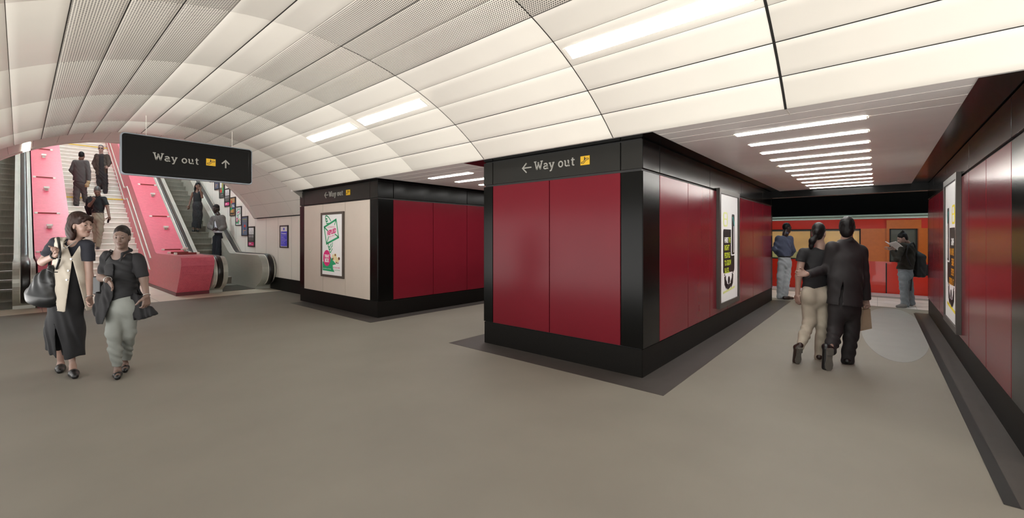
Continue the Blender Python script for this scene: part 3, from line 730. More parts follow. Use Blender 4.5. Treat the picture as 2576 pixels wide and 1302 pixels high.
lbl = ['grey city poster with pink foot, lowest of the row beside the escalator', 'slate blue poster with red disc, second up beside the escalator', 'white poster with green envelope, third up beside the escalator',
       'poster of people in navy and tan, fourth up beside the escalator', 'grey city poster with pink foot, fifth up the escalator wall', 'poster with olive and green leaves, sixth up the escalator wall',
       'slate blue poster with red disc half behind the hanging sign', 'white poster with green envelope under the hanging sign edge', 'grey city poster highest up the escalator wall behind the hanging sign']
for i, k in enumerate(kinds):
    y = 15.31 + .598 * i; z0 = 1.18 + .345 * i
    o, f = poster('escalator_poster', fn, -y, z0, -y + .575, z0 + .645, .03, .03, 'frame_black', lbl[i], 'poster', 'framed posters stepping up the escalator wall')
    if k == 'env': ad_envelope(o, f, True)
    else: art(k, o, f)

# ------------------------------------------------------------------ train
tr = empty('train', (15.1, 2, 0), 'red and orange train standing at the platform behind the people', 'train')
TY0, TY1 = -8.0, 12.0; TX = 15.08
fy = lambda a, b, n_=0.0: (a, TY0 if n_ < .5 else TY1, b)
MB().prism([(TX + .02, -.85), (TX - .0, -.2), (TX - .02, .2), (TX, .835), (TX + .06, .835), (TX + .06, -.85)], (0, 1), 'train_red', fy).build('lower_body', tr)
MB().prism([(TX + .0, 1.72), (TX + .03, 1.98), (TX + .09, 1.98), (TX + .06, 1.72)], (0, 1), 'train_red', fy).build('upper_body', tr)
MB().prism([(TX + .02, 1.985), (TX + .03, 2.05), (TX + .06, 2.10), (TX + .5, 2.125), (TX + 1.2, 2.13), (TX + 2.4, 2.12), (TX + 2.4, 1.9), (TX + .1, 1.97)], (0, 1), 'train_roof', fy).build('roof', tr)
MB().box((TX + .0, TY0, 2.035), (TX + .06, TY1, 2.06), 'train_green').build('gutter', tr)
MB().box((TX + .06, TY0, 1.66), (TX + .1, TY1, 1.74), 'train_dark').build('window_rail', tr)
wins = []
y = -7.9; W_ = [(-.78, -.24), (.35, 1.38), (1.46, 2.62), (2.9, 3.45), (3.6, 4.15), (4.4, 5.5), (5.58, 6.7), (-2.2, -.98), (-3.4, -2.3), (-4.4, -3.8)]
W_.sort(); edges = [TY0] + [v for w in W_ for v in w] + [TY1]
for i in range(0, len(edges), 2):
    a, b = edges[i], edges[i + 1]
    orange = (-.3 < (a + b) / 2 < .3) or (-1.0 < (a + b) / 2 < -.7)
    MB().box((TX, a, .835), (TX + .06, b, 1.72), 'train_orange' if orange else 'train_red').build('window_pillar', tr)
for a, b in W_:
    fw = MB(); fw.box((TX - .006, a, .835), (TX + .05, a + .03, 1.72), 'train_dark').box((TX - .006, b - .03, .835), (TX + .05, b, 1.72), 'train_dark').box((TX - .006, a, 1.69), (TX + .05, b, 1.72), 'train_dark').box((TX - .006, a, .835), (TX + .05, b, .87), 'train_dark')
    wf = fw.build('window_frame', tr); MB().box((TX + .015, a + .03, .87), (TX + .022, b - .03, 1.69), 'window_green' if -1 < a < 0 else 'window_glass').build('pane', wf)
for a, b in ((-.85, -.18), (2.85, 3.5), (3.5, 4.2)):
    d = MB(); d.box((TX - .022, a, -.12), (TX - .002, b, .83), 'train_red'); d.box((TX - .022, a, 1.71), (TX - .002, b, 1.94), 'train_orange'); d.box((TX - .022, a, .83), (TX - .002, a + .05, 1.71), 'train_orange').box((TX - .022, b - .05, .83), (TX - .002, b, 1.71), 'train_orange'); d.build('door', tr)
MB().box((TX - .026, -.19, -.10), (TX, -.165, .8), 'train_dark').build('door_seal', tr)
MB().box((TX + 2.3, TY0, -.3), (TX + 2.36, TY1, 2.0), 'train_inside').build('inner_wall', tr)
MB().box((TX + .06, TY0, -.3), (TX + 2.3, TY1, -.05), 'train_dark').build('car_floor', tr)
MB().box((TX + .06, TY0, 1.87), (TX + 2.36, TY1, 1.895), 'train_inside').build('car_ceiling', tr)
MB().box((TX + .9, TY0, 1.845), (TX + 1.1, TY1, 1.865), 'train_lamp').build('car_lamp', tr)
for k in range(14):
    y0 = -7.5 + 1.25 * k; s_ = MB().box((TX + 1.78, y0, .0), (TX + 2.25, y0 + 1.1, .42), 'train_seat').box((TX + 2.1, y0, .42), (TX + 2.28, y0 + 1.1, 1.0), 'train_seat').build('seat', tr, bevel=.03)
for y in (-.5, .55, 1.3, 2.2, 3.4): MB().tube([(TX + .9, y, -.05), (TX + .9, y, 1.87)], .02, 'train_pole', 8).build('grab_pole', tr)
MB().tube([(TX + 1.2, TY0, 1.75), (TX + 1.2, TY1, 1.75)], .018, 'train_pole', 8).build('grab_rail', tr)
# unseen platform lamps added behind the header to light the tiles
for i, y in enumerate((-5, -1.5, 2.0, 5.5, 9)):
    clight([(12.9, y - .7, 3.29), (13.1, y - .7, 3.29), (13.1, y + .7, 3.29), (12.9, y + .7, 3.29)], (0, 0, -1), .02, 'added platform lamp unseen above the header, %s along the platform' % names[i], 'added unseen platform lamps', 'unseen_lamp')
# ------------------------------------------------------------------ figure modelling: smooth blended volumes turned into one surface
class Vol:
    def __init__(s, h): s.h = h; s.ops = []; s.bb = None
    def _grow(s, lo, hi):
        if s.bb is None: s.bb = [np.array(lo, float), np.array(hi, float)]
        else: s.bb = [np.minimum(s.bb[0], lo), np.maximum(s.bb[1], hi)]
    def cone(s, a, b, ra, rb=None, k=.02, sq=1.0, sub=False):
        a, b = np.array(a, float), np.array(b, float); rb = ra if rb is None else rb; R = max(ra, rb) * max(1, sq)
        lo, hi = np.minimum(a, b) - R, np.maximum(a, b) + R
        if not sub: s._grow(lo, hi)
        s.ops.append(('cone', a, b, ra, rb, k, sq, sub, lo, hi)); return s
    def chain(s, pts, rs, k=.02, sq=1.0):
        for i in range(len(pts) - 1): s.cone(pts[i], pts[i + 1], rs[i], rs[i + 1], k, sq)
        return s
    def ell(s, c, r, M=None, k=.02, sub=False):
        c = np.array(c, float); r = np.array(r, float); R = r.max()
        if not sub: s._grow(c - R, c + R)
        s.ops.append(('ell', c, r, np.eye(3) if M is None else np.array(M), k, sub, c - R, c + R)); return s
    def rbox(s, c, hs, rad, M=None, k=.005, sub=False):
        c = np.array(c, float); hs = np.array(hs, float); R = np.linalg.norm(hs) + rad
        if not sub: s._grow(c - R, c + R)
        s.ops.append(('rbox', c, hs, rad, np.eye(3) if M is None else np.array(M), k, sub, c - R, c + R)); return s
    def cut(s, p, n): n = np.array(n, float); s.ops.append(('cut', np.array(p, float), n / np.linalg.norm(n))); return s
    def wedge(s, planes, ball=None): s.ops.append(('wedge', [(np.array(p, float), np.array(n, float) / np.linalg.norm(n)) for p, n in planes], ball)); return s
    def shell(s, t): s.ops.append(('shell', t)); return s
    def fold(s, fn, amp): s.ops.append(('fold', fn, amp)); return s
    def mesh(s):
        h = s.h; pad = 4 * h + .03
        lo = s.bb[0] - pad; n = np.ceil((s.bb[1] + pad - lo) / h).astype(int) + 1
        ax = [lo[i] + h * np.arange(n[i]) for i in range(3)]
        G = np.full(n, .2, np.float32)
        def block(l, u, k):
            i0 = np.maximum(((l - k - 2 * h - .02 - lo) / h).astype(int), 0); i1 = np.minimum(((u + k + 2 * h + .02 - lo) / h).astype(int) + 2, n)
            sl = tuple(slice(i0[i], i1[i]) for i in range(3))
            return sl, ax[0][sl[0]][:, None, None].astype(np.float32), ax[1][sl[1]][None, :, None].astype(np.float32), ax[2][sl[2]][None, None, :].astype(np.float32)
        for op in s.ops:
            t = op[0]
            if t in ('cone', 'ell', 'rbox'):
                if t == 'cone': _, a, b, ra, rb, k, sq, sub, l, u = op
                elif t == 'ell': _, c, r, M, k, sub, l, u = op
                else: _, c, hs, rad, M, k, sub, l, u = op
                sl, X, Y, Z = block(l, u, k)
                if 0 in G[sl].shape: continue
                if t == 'cone':
                    d = b - a; L = max(float(d @ d), 1e-12)
                    tt = np.clip(((X - a[0]) * d[0] + (Y - a[1]) * d[1] + (Z - a[2]) * d[2]) / L, 0, 1)
                    D = (np.sqrt((X - a[0] - tt * d[0]) ** 2 + ((Y - a[1] - tt * d[1]) / sq) ** 2 + (Z - a[2] - tt * d[2]) ** 2) - (ra + tt * (rb - ra))) * min(1.0, sq)
                else:
                    x, y, z = X - c[0], Y - c[1], Z - c[2]
                    q = [x * M[i][0] + y * M[i][1] + z * M[i][2] for i in range(3)]
                    if t == 'ell':
                        k0 = np.sqrt(sum((q[i] / r[i]) ** 2 for i in range(3))); k1 = np.sqrt(sum((q[i] / r[i] ** 2) ** 2 for i in range(3)))
                        D = k0 * (k0 - 1) / np.maximum(k1, 1e-6)
                    else:
                        w = [np.abs(q[i]) - hs[i] for i in range(3)]
                        D = np.sqrt(sum(np.maximum(v, 0) ** 2 for v in w)) + np.minimum(np.maximum(np.maximum(w[0], w[1]), w[2]), 0) - rad
                g = G[sl]
                if sub: D = -D; hh = np.maximum(k - np.abs(g - D), 0) / k; G[sl] = np.maximum(g, D) + hh * hh * k / 4
                else: hh = np.maximum(k - np.abs(g - D), 0) / k; G[sl] = np.minimum(g, D) - hh * hh * k / 4
            else:
                X, Y, Z = ax[0][:, None, None], ax[1][None, :, None], ax[2][None, None, :]
                if t == 'cut':
                    p, nn = op[1], op[2]; np.maximum(G, ((X - p[0]) * nn[0] + (Y - p[1]) * nn[1] + (Z - p[2]) * nn[2]).astype(np.float32), out=G)
                elif t == 'wedge':
                    W = None
                    for p, nn in op[1]:
                        q = ((X - p[0]) * nn[0] + (Y - p[1]) * nn[1] + (Z - p[2]) * nn[2]).astype(np.float32); W = q if W is None else np.maximum(W, q)
                    if op[2] is not None:
                        c, r = op[2]; W = np.maximum(W, (np.sqrt((X - c[0]) ** 2 + (Y - c[1]) ** 2 + (Z - c[2]) ** 2) - r).astype(np.float32))
                    np.maximum(G, -W, out=G)
                elif t == 'shell': np.maximum(G, -G - op[1], out=G)
                elif t == 'fold': G += (op[2] * op[1](X, Y, Z)).astype(np.float32)
        return nets(G, lo, h)
def nets(G, lo, h):
    n = np.array(G.shape); I = (G < 0)
    c = I[:-1, :-1, :-1].astype(np.int8)
    for i, j, k in ((1, 0, 0), (0, 1, 0), (0, 0, 1), (1, 1, 0), (1, 0, 1), (0, 1, 1), (1, 1, 1)):
        c = c + I[i:n[0] - 1 + i, j:n[1] - 1 + j, k:n[2] - 1 + k]
    act = np.argwhere((c > 0) & (c < 8)); N = len(act)
    idx = np.full(n - 1, -1, np.int32); idx[tuple(act.T)] = np.arange(N)
    off = np.array([(i, j, k) for i in (0, 1) for j in (0, 1) for k in (0, 1)])
    val = np.stack([G[tuple((act + o).T)] for o in off], 1)
    acc = np.zeros((N, 3)); cnt = np.zeros(N)
    for e0 in range(8):
        for e1 in range(e0 + 1, 8):
            if np.abs(off[e0] - off[e1]).sum() != 1: continue
            m = (val[:, e0] < 0) != (val[:, e1] < 0)
            t = val[m, e0] / (val[m, e0] - val[m, e1]); acc[m] += off[e0] + t[:, None] * (off[e1] - off[e0]); cnt[m] += 1
    V = lo + (act + acc / np.maximum(cnt, 1)[:, None]) * h
    Q = []
    for a in range(3):
        b, d = (a + 1) % 3, (a + 2) % 3
        s0 = [slice(None)] * 3; s1 = [slice(None)] * 3; s0[a] = slice(0, -1); s1[a] = slice(1, None)
        A, B = I[tuple(s0)], I[tuple(s1)]
        for flip, m in ((False, A & ~B), (True, ~A & B)):
            p = np.argwhere(m); p = p[(p[:, b] > 0) & (p[:, d] > 0) & (p[:, b] < n[b] - 1) & (p[:, d] < n[d] - 1)]
            if not len(p): continue
            eb = np.zeros(3, int); eb[b] = 1; ed = np.zeros(3, int); ed[d] = 1
            q = np.stack([idx[tuple((p - eb - ed).T)], idx[tuple((p - ed).T)], idx[tuple(p.T)], idx[tuple((p - eb).T)]], 1)
            Q.append(q[:, ::-1] if flip else q)
    return V, np.concatenate(Q) if Q else np.zeros((0, 4), int)
def smooth_verts(V, Q, it=1, f=.5):
    for _ in range(it):
        S_ = np.zeros_like(V); c = np.zeros(len(V))
        for i in range(4):
            a, b = Q[:, i], Q[:, (i + 1) % 4]
            np.add.at(S_, a, V[b]); np.add.at(c, a, 1); np.add.at(S_, b, V[a]); np.add.at(c, b, 1)
        V = V + f * (S_ / np.maximum(c, 1)[:, None] - V)
    return V
def mesh_from(name, V, Q, mats, midx=None):
    me = bpy.data.meshes.new(name)
    me.vertices.add(len(V)); me.vertices.foreach_set('co', V.astype(np.float32).ravel())
    me.loops.add(Q.size); me.loops.foreach_set('vertex_index', Q.astype(np.int32).ravel())
    me.polygons.add(len(Q)); me.polygons.foreach_set('loop_start', np.arange(0, Q.size, 4, dtype=np.int32))
    for m in mats: me.materials.append(MATS[m])
    if midx is not None: me.polygons.foreach_set('material_index', midx.astype(np.int32))
    me.polygons.foreach_set('use_smooth', np.ones(len(Q), bool))
    me.update(calc_edges=True); me.validate()
    return me

class Person:
    """lays a figure out in its own frame: x to the right, y away, z up from the ground under the feet"""
    def __init__(s, label, base, d0, ground, h, sq=.66, hw=.82, group=None):
        s.d0 = d0; s.zg = ground; s.h = h; s.sq = sq; s.hw = hw
        s.xb = (base[0] - HX) / F * d0
        w = at_depth(base[0], HY, d0); s.loc = (w.x, w.y, ground); s.label = label; s.root = None; s.group = group
        s.body = Vol(h); Person.cur = s
    def J(s, px, py, dd=0.0):
        d = s.d0 + dd
        return np.array([(px - HX) / F * d - s.xb, dd, EYE + (HY - py) / F * d - s.zg])
    def head(s, px, py, dd, yaw, pitch=0, roll=0, size=1.0, female=False, hh=.235):
        c = s.J(px, py, dd); phi = math.atan((px - HX) / F); s.phi = phi
        al = math.radians(yaw) - phi
        hx = np.array([math.cos(al), math.sin(al), 0]); hf = np.array([math.sin(al), -math.cos(al), 0]); hu = np.array([0, 0, 1.0])
        p = math.radians(pitch); hf, hu = hf * math.cos(p) - hu * math.sin(p), hu * math.cos(p) + hf * math.sin(p)
        r = math.radians(roll); hx, hu = hx * math.cos(r) - hu * math.sin(r), hu * math.cos(r) + hx * math.sin(r)
        A = np.stack([hx, hf, hu], 1) * size
        # slimmer across the line of sight
        pr = np.array([math.cos(phi), -math.sin(phi), 0]); Sq = np.eye(3) - (1 - s.hw) * np.outer(pr, pr)
        s.HA = Sq @ A; s.HC = c; s.HI = np.linalg.inv(s.HA); s.hs = size
        return s
    def hp(s, x, y, z): return s.HC + s.HA @ np.array([x, y, z])
    def hv(s, x, y, z): v = s.HA @ np.array([x, y, z]); return v / np.linalg.norm(v)
    def hell(s, vol, c, r, k=.02, sub=False):
        """ellipsoid given in head space"""
        C = s.hp(*c); U, S_, Vt = np.linalg.svd(s.HA @ np.diag(r)); vol.ell(C, S_, U.T, k, sub); return vol
    def build_head(s, female=False, detail=True, jaw=1.0):
        b = s.body; e = s.hell; j = (.92 if female else 1.0) * jaw
        e(b, (0, -.014, .034), (.072, .094, .082)); e(b, (0, .020, -.036), (.058 * j, .068, .084), .04)
        e(b, (0, .064, -.094), (.024 * j, .022, .020), .03)
        for q in (-1, 1): e(b, (q * .036, .056, -.028), (.024, .026, .026), .03); e(b, (q * .073, -.010, -.008), (.010, .019, .031), .006)
        b.cone(s.hp(-.032, .078, .020), s.hp(.032, .078, .020), .012, .012, .02)
        if detail:
            for q in (-1, 1): e(b, (q * .031, .095, .002), (.017, .016, .009), .012, True); b.chain([s.hp(q * .016, .080, .0085), s.hp(q * .031, .0855, .0115), s.hp(q * .046, .076, .0075)], [.0045, .0055, .0045], .006); b.chain([s.hp(q * .018, .079, -.006), s.hp(q * .031, .083, -.0085), s.hp(q * .045, .075, -.005)], [.004, .0045, .004], .006)
            b.cone(s.hp(0, .086, .012), s.hp(0, .108, -.030), .008, .012, .012)
            for q in (-1, 1): e(b, (q * .012, .097, -.034), (.009, .010, .008), .006)
            b.cone(s.hp(-.018, .084, -.062), s.hp(.018, .084, -.062), .0075, .0075, .010)
            e(b, (0, .091, -.0575), (.016, .006, .0055), .004); e(b, (0, .090, -.0675), (.014, .007, .006), .004)
            b.cone(s.hp(-.02, .097, -.0625), s.hp(.02, .097, -.0625), .0022, .0022, .003, 1, True)
        else: b.cone(s.hp(0, .086, .012), s.hp(0, .106, -.030), .009, .013, .014)
    def hand(s, w, dirv, across, curl=25, size=1.0, side=1, thumb=1, spread=.0, vol=None, toward=None):
        """palm, four unequal bent fingers and a thumb off the side of the palm; across runs from little finger to index, fingers bend toward 'toward'"""
        b = vol or s.body; d = np.array(dirv, float); d /= np.linalg.norm(d); a = np.array(across, float); a -= d * (a @ d); a /= np.linalg.norm(a)
        nrm = np.cross(d, a) * side
        w = np.array(w, float); z = size
        kn = []
        for i, o in enumerate((-.031, -.0105, .0105, .030)):
            kpt = w + d * (.078, .086, .088, .083)[i] * z + a * o * z; kn.append(kpt)
            b.cone(w + d * .012 * z + a * o * .62 * z, kpt, .0135 * z, .0118 * z, .012)
        for i in range(4):
            L = (.060, .076, .082, .072)[i] * z; p = kn[i]; ang = math.radians(curl * (1.15 - .1 * i)); t = 0; q = a * ((-1.5, -.5, .5, 1.5)[i] * spread)
            for sgl, f in enumerate((.42, .32, .26)):
                t += ang * (.7, 1.0, .8)[sgl]; v = d * math.cos(t) + nrm * math.sin(t) + q; v /= np.linalg.norm(v); p2 = p + v * L * f
                b.cone(p, p2, (.0098, .0088, .0078)[sgl] * z, (.0088, .0078, .0068)[sgl] * z, .004); p = p2
        t0 = w + d * .022 * z + a * .030 * z; v = d * .62 + a * .68 * thumb + nrm * .35; v /= np.linalg.norm(v); t1 = t0 + v * .040 * z
        v2 = d * .85 + a * .25 * thumb + nrm * (.3 + curl / 120); v2 /= np.linalg.norm(v2); t2 = t1 + v2 * .032 * z; t3 = t2 + (v2 * .8 + nrm * .3) * .024 * z
        b.chain([w + d * .01 * z + a * .015 * z, t0, t1], [.016 * z, .0145 * z, .0115 * z], .012); b.chain([t1, t2, t3], [.0115 * z, .0098 * z, .0085 * z], .005)
    def finish_body(s, skin, lip=None, brow=None, name='person', iters=1):
        V, Q = s.body.mesh(); V = smooth_verts(V, Q, iters, .4)
        C = V[Q].mean(1); L = (C - s.HC) @ s.HI.T
        mi = np.zeros(len(Q), int); mats = [skin]
        if lip:
            mats.append(lip); mi[(np.abs(L[:, 0]) < .021) & (np.abs(L[:, 2] + .0625) < .0095 - .0045 * np.abs(L[:, 0]) / .021) & (L[:, 1] > .076)] = len(mats) - 1
        if brow:
            mats.append(brow); mi[(np.abs(L[:, 0]) > .013) & (np.abs(L[:, 0]) < .047) & (np.abs(L[:, 2] - .0215) < .0045) & (L[:, 1] > .055)] = len(mats) - 1
        me = mesh_from(name, V, Q, mats, mi); o = bpy.data.objects.new(name, me); COL.objects.link(o)
        o.location = s.loc; o.rotation_euler = (0, 0, -TH); tag(o, s.label, 'person', s.group); s.root = o
        return o
    def place(s, name, me, parent=None):
        o = bpy.data.objects.new(name, me); COL.objects.link(o)
        if parent is not None: o.parent = parent
        else: o.location = s.loc; o.rotation_euler = (0, 0, -TH)
        return o
    def part(s, name, vol, m, parent='root', iters=1, label=None, mats=None, midx=None):
        V, Q = vol.mesh(); V = smooth_verts(V, Q, iters, .4)
        me = mesh_from(name, V, Q, mats or [m], midx(V[Q].mean(1)) if midx else None)
        o = s.place(name, me, s.root if parent == 'root' else parent)
        if label: o['label'] = label
        return o
    def eyes(s, iris='iris', white='eye_white', gaze=(0, 1, 0)):
        for q in (-1, 1):
            r = .0112; c = (q * .031, .0755, .0015); vs, fs, mm = [], [], []
            nu, nw = 14, 10
            g = np.array(gaze, float); g /= np.linalg.norm(g)
            for i in range(nw + 1):
                for j in range(nu):
                    th, ph = math.pi * i / nw, 2 * math.pi * j / nu
                    l = np.array([math.sin(th) * math.cos(ph), math.cos(th), math.sin(th) * math.sin(ph)]); vs.append(s.hp(*(np.array(c) + r * l)))
            Qs = [(i * nu + j, i * nu + (j + 1) % nu, (i + 1) * nu + (j + 1) % nu, (i + 1) * nu + j) for i in range(nw) for j in range(nu)]
            mi = np.array([1 if i < 4 else 0 for i in range(nw) for j in range(nu)])
            s.place('eye', mesh_from('eye', np.array(vs), np.array(Qs), [white, iris], mi), s.root)
    def brows(s, m):
        for q in (-1, 1):
            o = MB().tube([tuple(s.hp(q * a, y, z)) for a, y, z in ((.013, .0885, .0195), (.022, .090, .0225), (.034, .0865, .0245), (.047, .075, .0195))], [.0026, .0034, .0030, .0016], m, 8).build('eyebrow'); o.parent = s.root
    # ---- stock pieces
    def limb(s, vol, pts, rs, k=.02, sq=None): vol.chain(pts, rs, k, s.sq if sq is None else sq)
    def shoe(s, vol, ankle, heel, toe, w=.042, top=.03):
        """heel and toe are ground points under the foot"""
        h_ = np.array(heel, float); t_ = np.array(toe, float); u = np.array([0, 0, 1.0]); d = t_ - h_
        vol.cone(h_ + u * .035, h_ + d * .55 + u * .033, .036, w, .02); vol.cone(h_ + d * .5 + u * .032, h_ + d * .88 + u * .026, w, w * .72, .02)
        vol.cone(h_ + d * .15 + u * .05, np.array(ankle) * .5 + (h_ + d * .15 + u * .06) * .5, .034, .034, .02)
        vol.cone(h_ + d * .3 + u * .06, h_ + d * .62 + u * .04, .03, .03, .025)
ripple = lambda ax_, wl, ph=0.0, mod=None: (lambda X, Y, Z: np.sin((ax_[0] * X + ax_[1] * Y + ax_[2] * Z) * 2 * math.pi / wl + ph + 1.6 * np.sin(X * 23 + Z * 9) ) * (1 if mod is None else mod(X, Y, Z)))
near = lambda p, r: (lambda X, Y, Z: np.exp(-((X - p[0]) ** 2 + (Y - p[1]) ** 2 + (Z - p[2]) ** 2) / (r * r)))

mat('skin_light', '#96796c', .5, var=.04, scale=20); mat('skin_pale', '#94796d', .5, var=.04, scale=20); mat('skin_tan', '#6f5243', .5, var=.05, scale=20); mat('skin_brown', '#57392c', .45, var=.05, scale=20); mat('skin_dark', '#2f1f19', .4, var=.06, scale=20)
mat('lip_rose', '#6d4038', .4); mat('lip_dark', '#3e2420', .4); mat('lip_tan', '#573830', .4)
HS = dict(spec=.25)
mat('hair_black', '#0c0a0a', .55, var=.35, scale=14, stretch=(6, 6, 1), **HS); mat('hair_brown', '#2b1a15', .55, var=.35, scale=14, stretch=(6, 6, 1), **HS); mat('hair_dark', '#1b1412', .55, var=.3, scale=14, stretch=(6, 6, 1), **HS); mat('hair_grey', '#4a4745', .5, var=.25, scale=25)
mat('eye_white', '#a8a29c', .2); mat('iris', '#1a100b', .15)
mat('cloth_black', '#0d0d10', .8, var=.2, scale=14, bump=.1); mat('cloth_navy', '#11131f', .8, var=.15, scale=12, bump=.1); mat('cloth_cream', '#b9b0a2', .75, var=.05, scale=9, bump=.12); mat('cloth_skirt', '#161619', .8, var=.2, scale=10, bump=.1)
mat('cloth_greygreen', '#7d807b', .75, var=.06, scale=8, bump=.1); mat('cloth_cardigan', '#0f0e11', .85, var=.25, scale=18, bump=.15); mat('cloth_suit_grey', '#4a4543', .8, var=.08, scale=20, bump=.08); mat('cloth_suit_brown', '#3d332b', .8, var=.1, scale=20, bump=.08); mat('cloth_charcoal', '#241f20', .8, var=.1, scale=20)
mat('cloth_khaki', '#8d8673', .8, var=.07, scale=9, bump=.1); mat('cloth_sand', '#a39a8b', .8, var=.05, scale=9, bump=.1); mat('cloth_suit_black', '#1a1618', .75, var=.08, scale=20, bump=.06); mat('cloth_blue', '#434a5f', .8, var=.12, scale=9, bump=.1); mat('denim_light', '#9da3a7', .85, var=.12, scale=10, bump=.15); mat('denim_grey', '#7b8288', .85, var=.15, scale=10, bump=.15); mat('knit_dark', '#25221b', .9, var=.15, scale=30, bump=.2); mat('knit_grey', '#65625f', .9, var=.1, scale=30, bump=.2); mat('cloth_white', '#cfcfd6', .8, var=.04)
mat('cloth_pattern', '#1d1d1f', .8, var=.75, scale=28); mat('cloth_darknavy', '#12131b', .85, var=.15)
mat('leather_black', '#0c0e10', .34, var=.2, scale=6, coat=.05); mat('shoe_black', '#0b0b0c', .38, coat=.1); mat('shoe_brown', '#2a1b16', .35); mat('sole_grey', '#5b5852', .7, var=.12, scale=25); mat('shoe_grey', '#6e6c69', .7)
mat('paper_brown', '#9a8a74', .8, var=.06, scale=8); mat('paper_cream', '#9a8764', .8); mat('paper_white', '#d9d6d2', .7); mat('metal_silver', '#b8b8b4', .25, .8); mat('glass_dark', '#060606', .4, spec=.2); mat('pack_black', '#111316', .7, var=.25, scale=12, bump=.1); mat('mouth_gold', '#8a7a4a', .3, .6)
# ------------------------------------------------------------------ people
def cutline(v, A, B, R):
    A, B, R = (np.array(q, float) for q in (A, B, R)); n = np.array([B[2] - A[2], 0, -(B[0] - A[0])])
    if n @ (R - A) < 0: n = -n
    v.cut(A, n); return v
def wedgeline(v, lines, inside, y0=None, front=True):
    """opening bounded by lines, cut along the line of sight through one side of the garment"""
    p = Person.cur; cam_ = np.array([-p.xb, -p.d0, EYE - p.zg]); pl = []
    for A, B in lines:
        A, B = np.array(A, float), np.array(B, float); n = np.cross(A - cam_, B - cam_)
        if n @ (np.array(inside, float) - A) > 0: n = -n
        pl.append((A, n))
    if y0 is not None:
        d = np.array([p.xb, p.d0, 0]); d /= np.linalg.norm(d)
        i_ = np.array(inside, float); q = cam_ + (i_ - cam_) * (p.d0 / (p.d0 + i_[1])); pl.append((q + d * y0, d if front else -d))
    v.wedge(pl); return v
def sleevecut(v, a, e, r=.11):
    a, e = np.array(a, float), np.array(e, float); d = (e - a) / np.linalg.norm(e - a); v.wedge([(e, -d)], (e + d * r * .8, r)); return v
def ring(p, c, axis, r, t, m, name, squash=1.0, parent='root'):
    c = np.array(c, float); a = np.array(axis, float); a /= np.linalg.norm(a); u = np.cross(a, (0, 1, 0)); u = u / np.linalg.norm(u); w = np.cross(a, u)
    b = MB(); pts = [tuple(c + (u * math.cos(k * math.pi / 8) + w * math.sin(k * math.pi / 8) * squash) * r) for k in range(17)]
    b.tube(pts, t, m, 6, False); o = b.build(name); o.parent = p.root if parent == 'root' else parent; return o
def tubepart(p, name, pts, r, m, parent='root', n=8):
    o = MB().tube([tuple(q) for q in pts], r, m, n).build(name)
    if parent is None: o.location = p.loc; o.rotation_euler = (0, 0, -TH)
    else: o.parent = p.root if parent == 'root' else parent
    return o
def hair_cap(p, m, r=(.079, .099, .088), c=(0, -.020, .040), face=(.062, .066, .088), fc=(0, .088, -.028), extra=None, amp=.002, nape=True):
    v = Vol(p.h * .8); p.hell(v, c, r, .01)
    if nape == 'short': p.hell(v, (0, -.050, -.002), (.062, .050, .055), .03)
    elif nape: p.hell(v, (0, -.055, -.03), (.060, .048, .060), .03)
    if extra: extra(v)
    p.hell(v, fc, face, .012, True)
    for q in (-1, 1): p.hell(v, (q * .075, .006, -.03), (.02, .030, .045), .01, True)
    v.fold(lambda X, Y, Z: np.sin(X * 190 + 3 * np.sin(Y * 40 + Z * 31) + Z * 40) * .6 + np.sin(X * 90 - Y * 120 + 2 * np.sin(Z * 50)) * .5, amp * .45)
    return p.part('hair', v, m)

def G(p, px, dd): q = p.J(px, 600, dd); q[2] = 0; return q
U = np.array([0, 0, 1.0])
def bare_foot(p, ankle, heel, toe):
    d = toe - heel
    p.body.cone(ankle, heel + d * .25 + U * .05, .029, .030, .02); p.body.cone(heel + d * .1 + U * .045, heel + d * .85 + U * .028, .029, .026, .02)
def low_shoe(p, heel, toe, m='shoe_black', w=.037, dip=None, heelh=.03, name='shoe', z0=.0015):
    d = toe - heel; v = Vol(max(.005, p.h * .85))
    v.cone(heel + d * .08 + U * .040, heel + d * .5 + U * .032, w * .92, w, .02); v.cone(heel + d * .45 + U * .030, heel + d * .90 + U * .024, w * 1.06, w * .72, .02)
    v.cut((0, 0, z0), (0, 0, -1))
    if dip: v.ell(heel + d * dip[0] + U * dip[1], (.055, .085, .045) if len(dip) < 3 else dip[2], None, .006, True)
    s_ = p.part(name, v, m)
    if heelh:
        q = heel + d * .08; dn = d / np.linalg.norm(d); pr = np.array([-dn[1], dn[0], 0])
        hb = MB().prism([(-w * .75, -.02), (w * .75, -.02), (w * .75, .03), (-w * .75, .03)], (.001, heelh), m, frame(tuple(q), tuple(pr), tuple(dn))).build('heel'); hb.parent = s_
    return s_
def high_shoe(p, ankle, heel, toe, m, w=.04):
    d = toe - heel; v = Vol(max(.005, p.h * .85))
    v.cone(heel + d * .06 + U * .042, heel + d * .5 + U * .036, w * .95, w * 1.05, .02); v.cone(heel + d * .45 + U * .032, heel + d * .9 + U * .026, w * 1.08, w * .8, .02); v.cone(heel + d * .15 + U * .06, ankle, w * .95, w * .85, .02)
    v.cone(heel + d * .3 + U * .07, heel + d * .6 + U * .045, w * .8, w * .8, .03); v.cut((0, 0, .0015), (0, 0, -1)); return p.part('shoe', v, m)

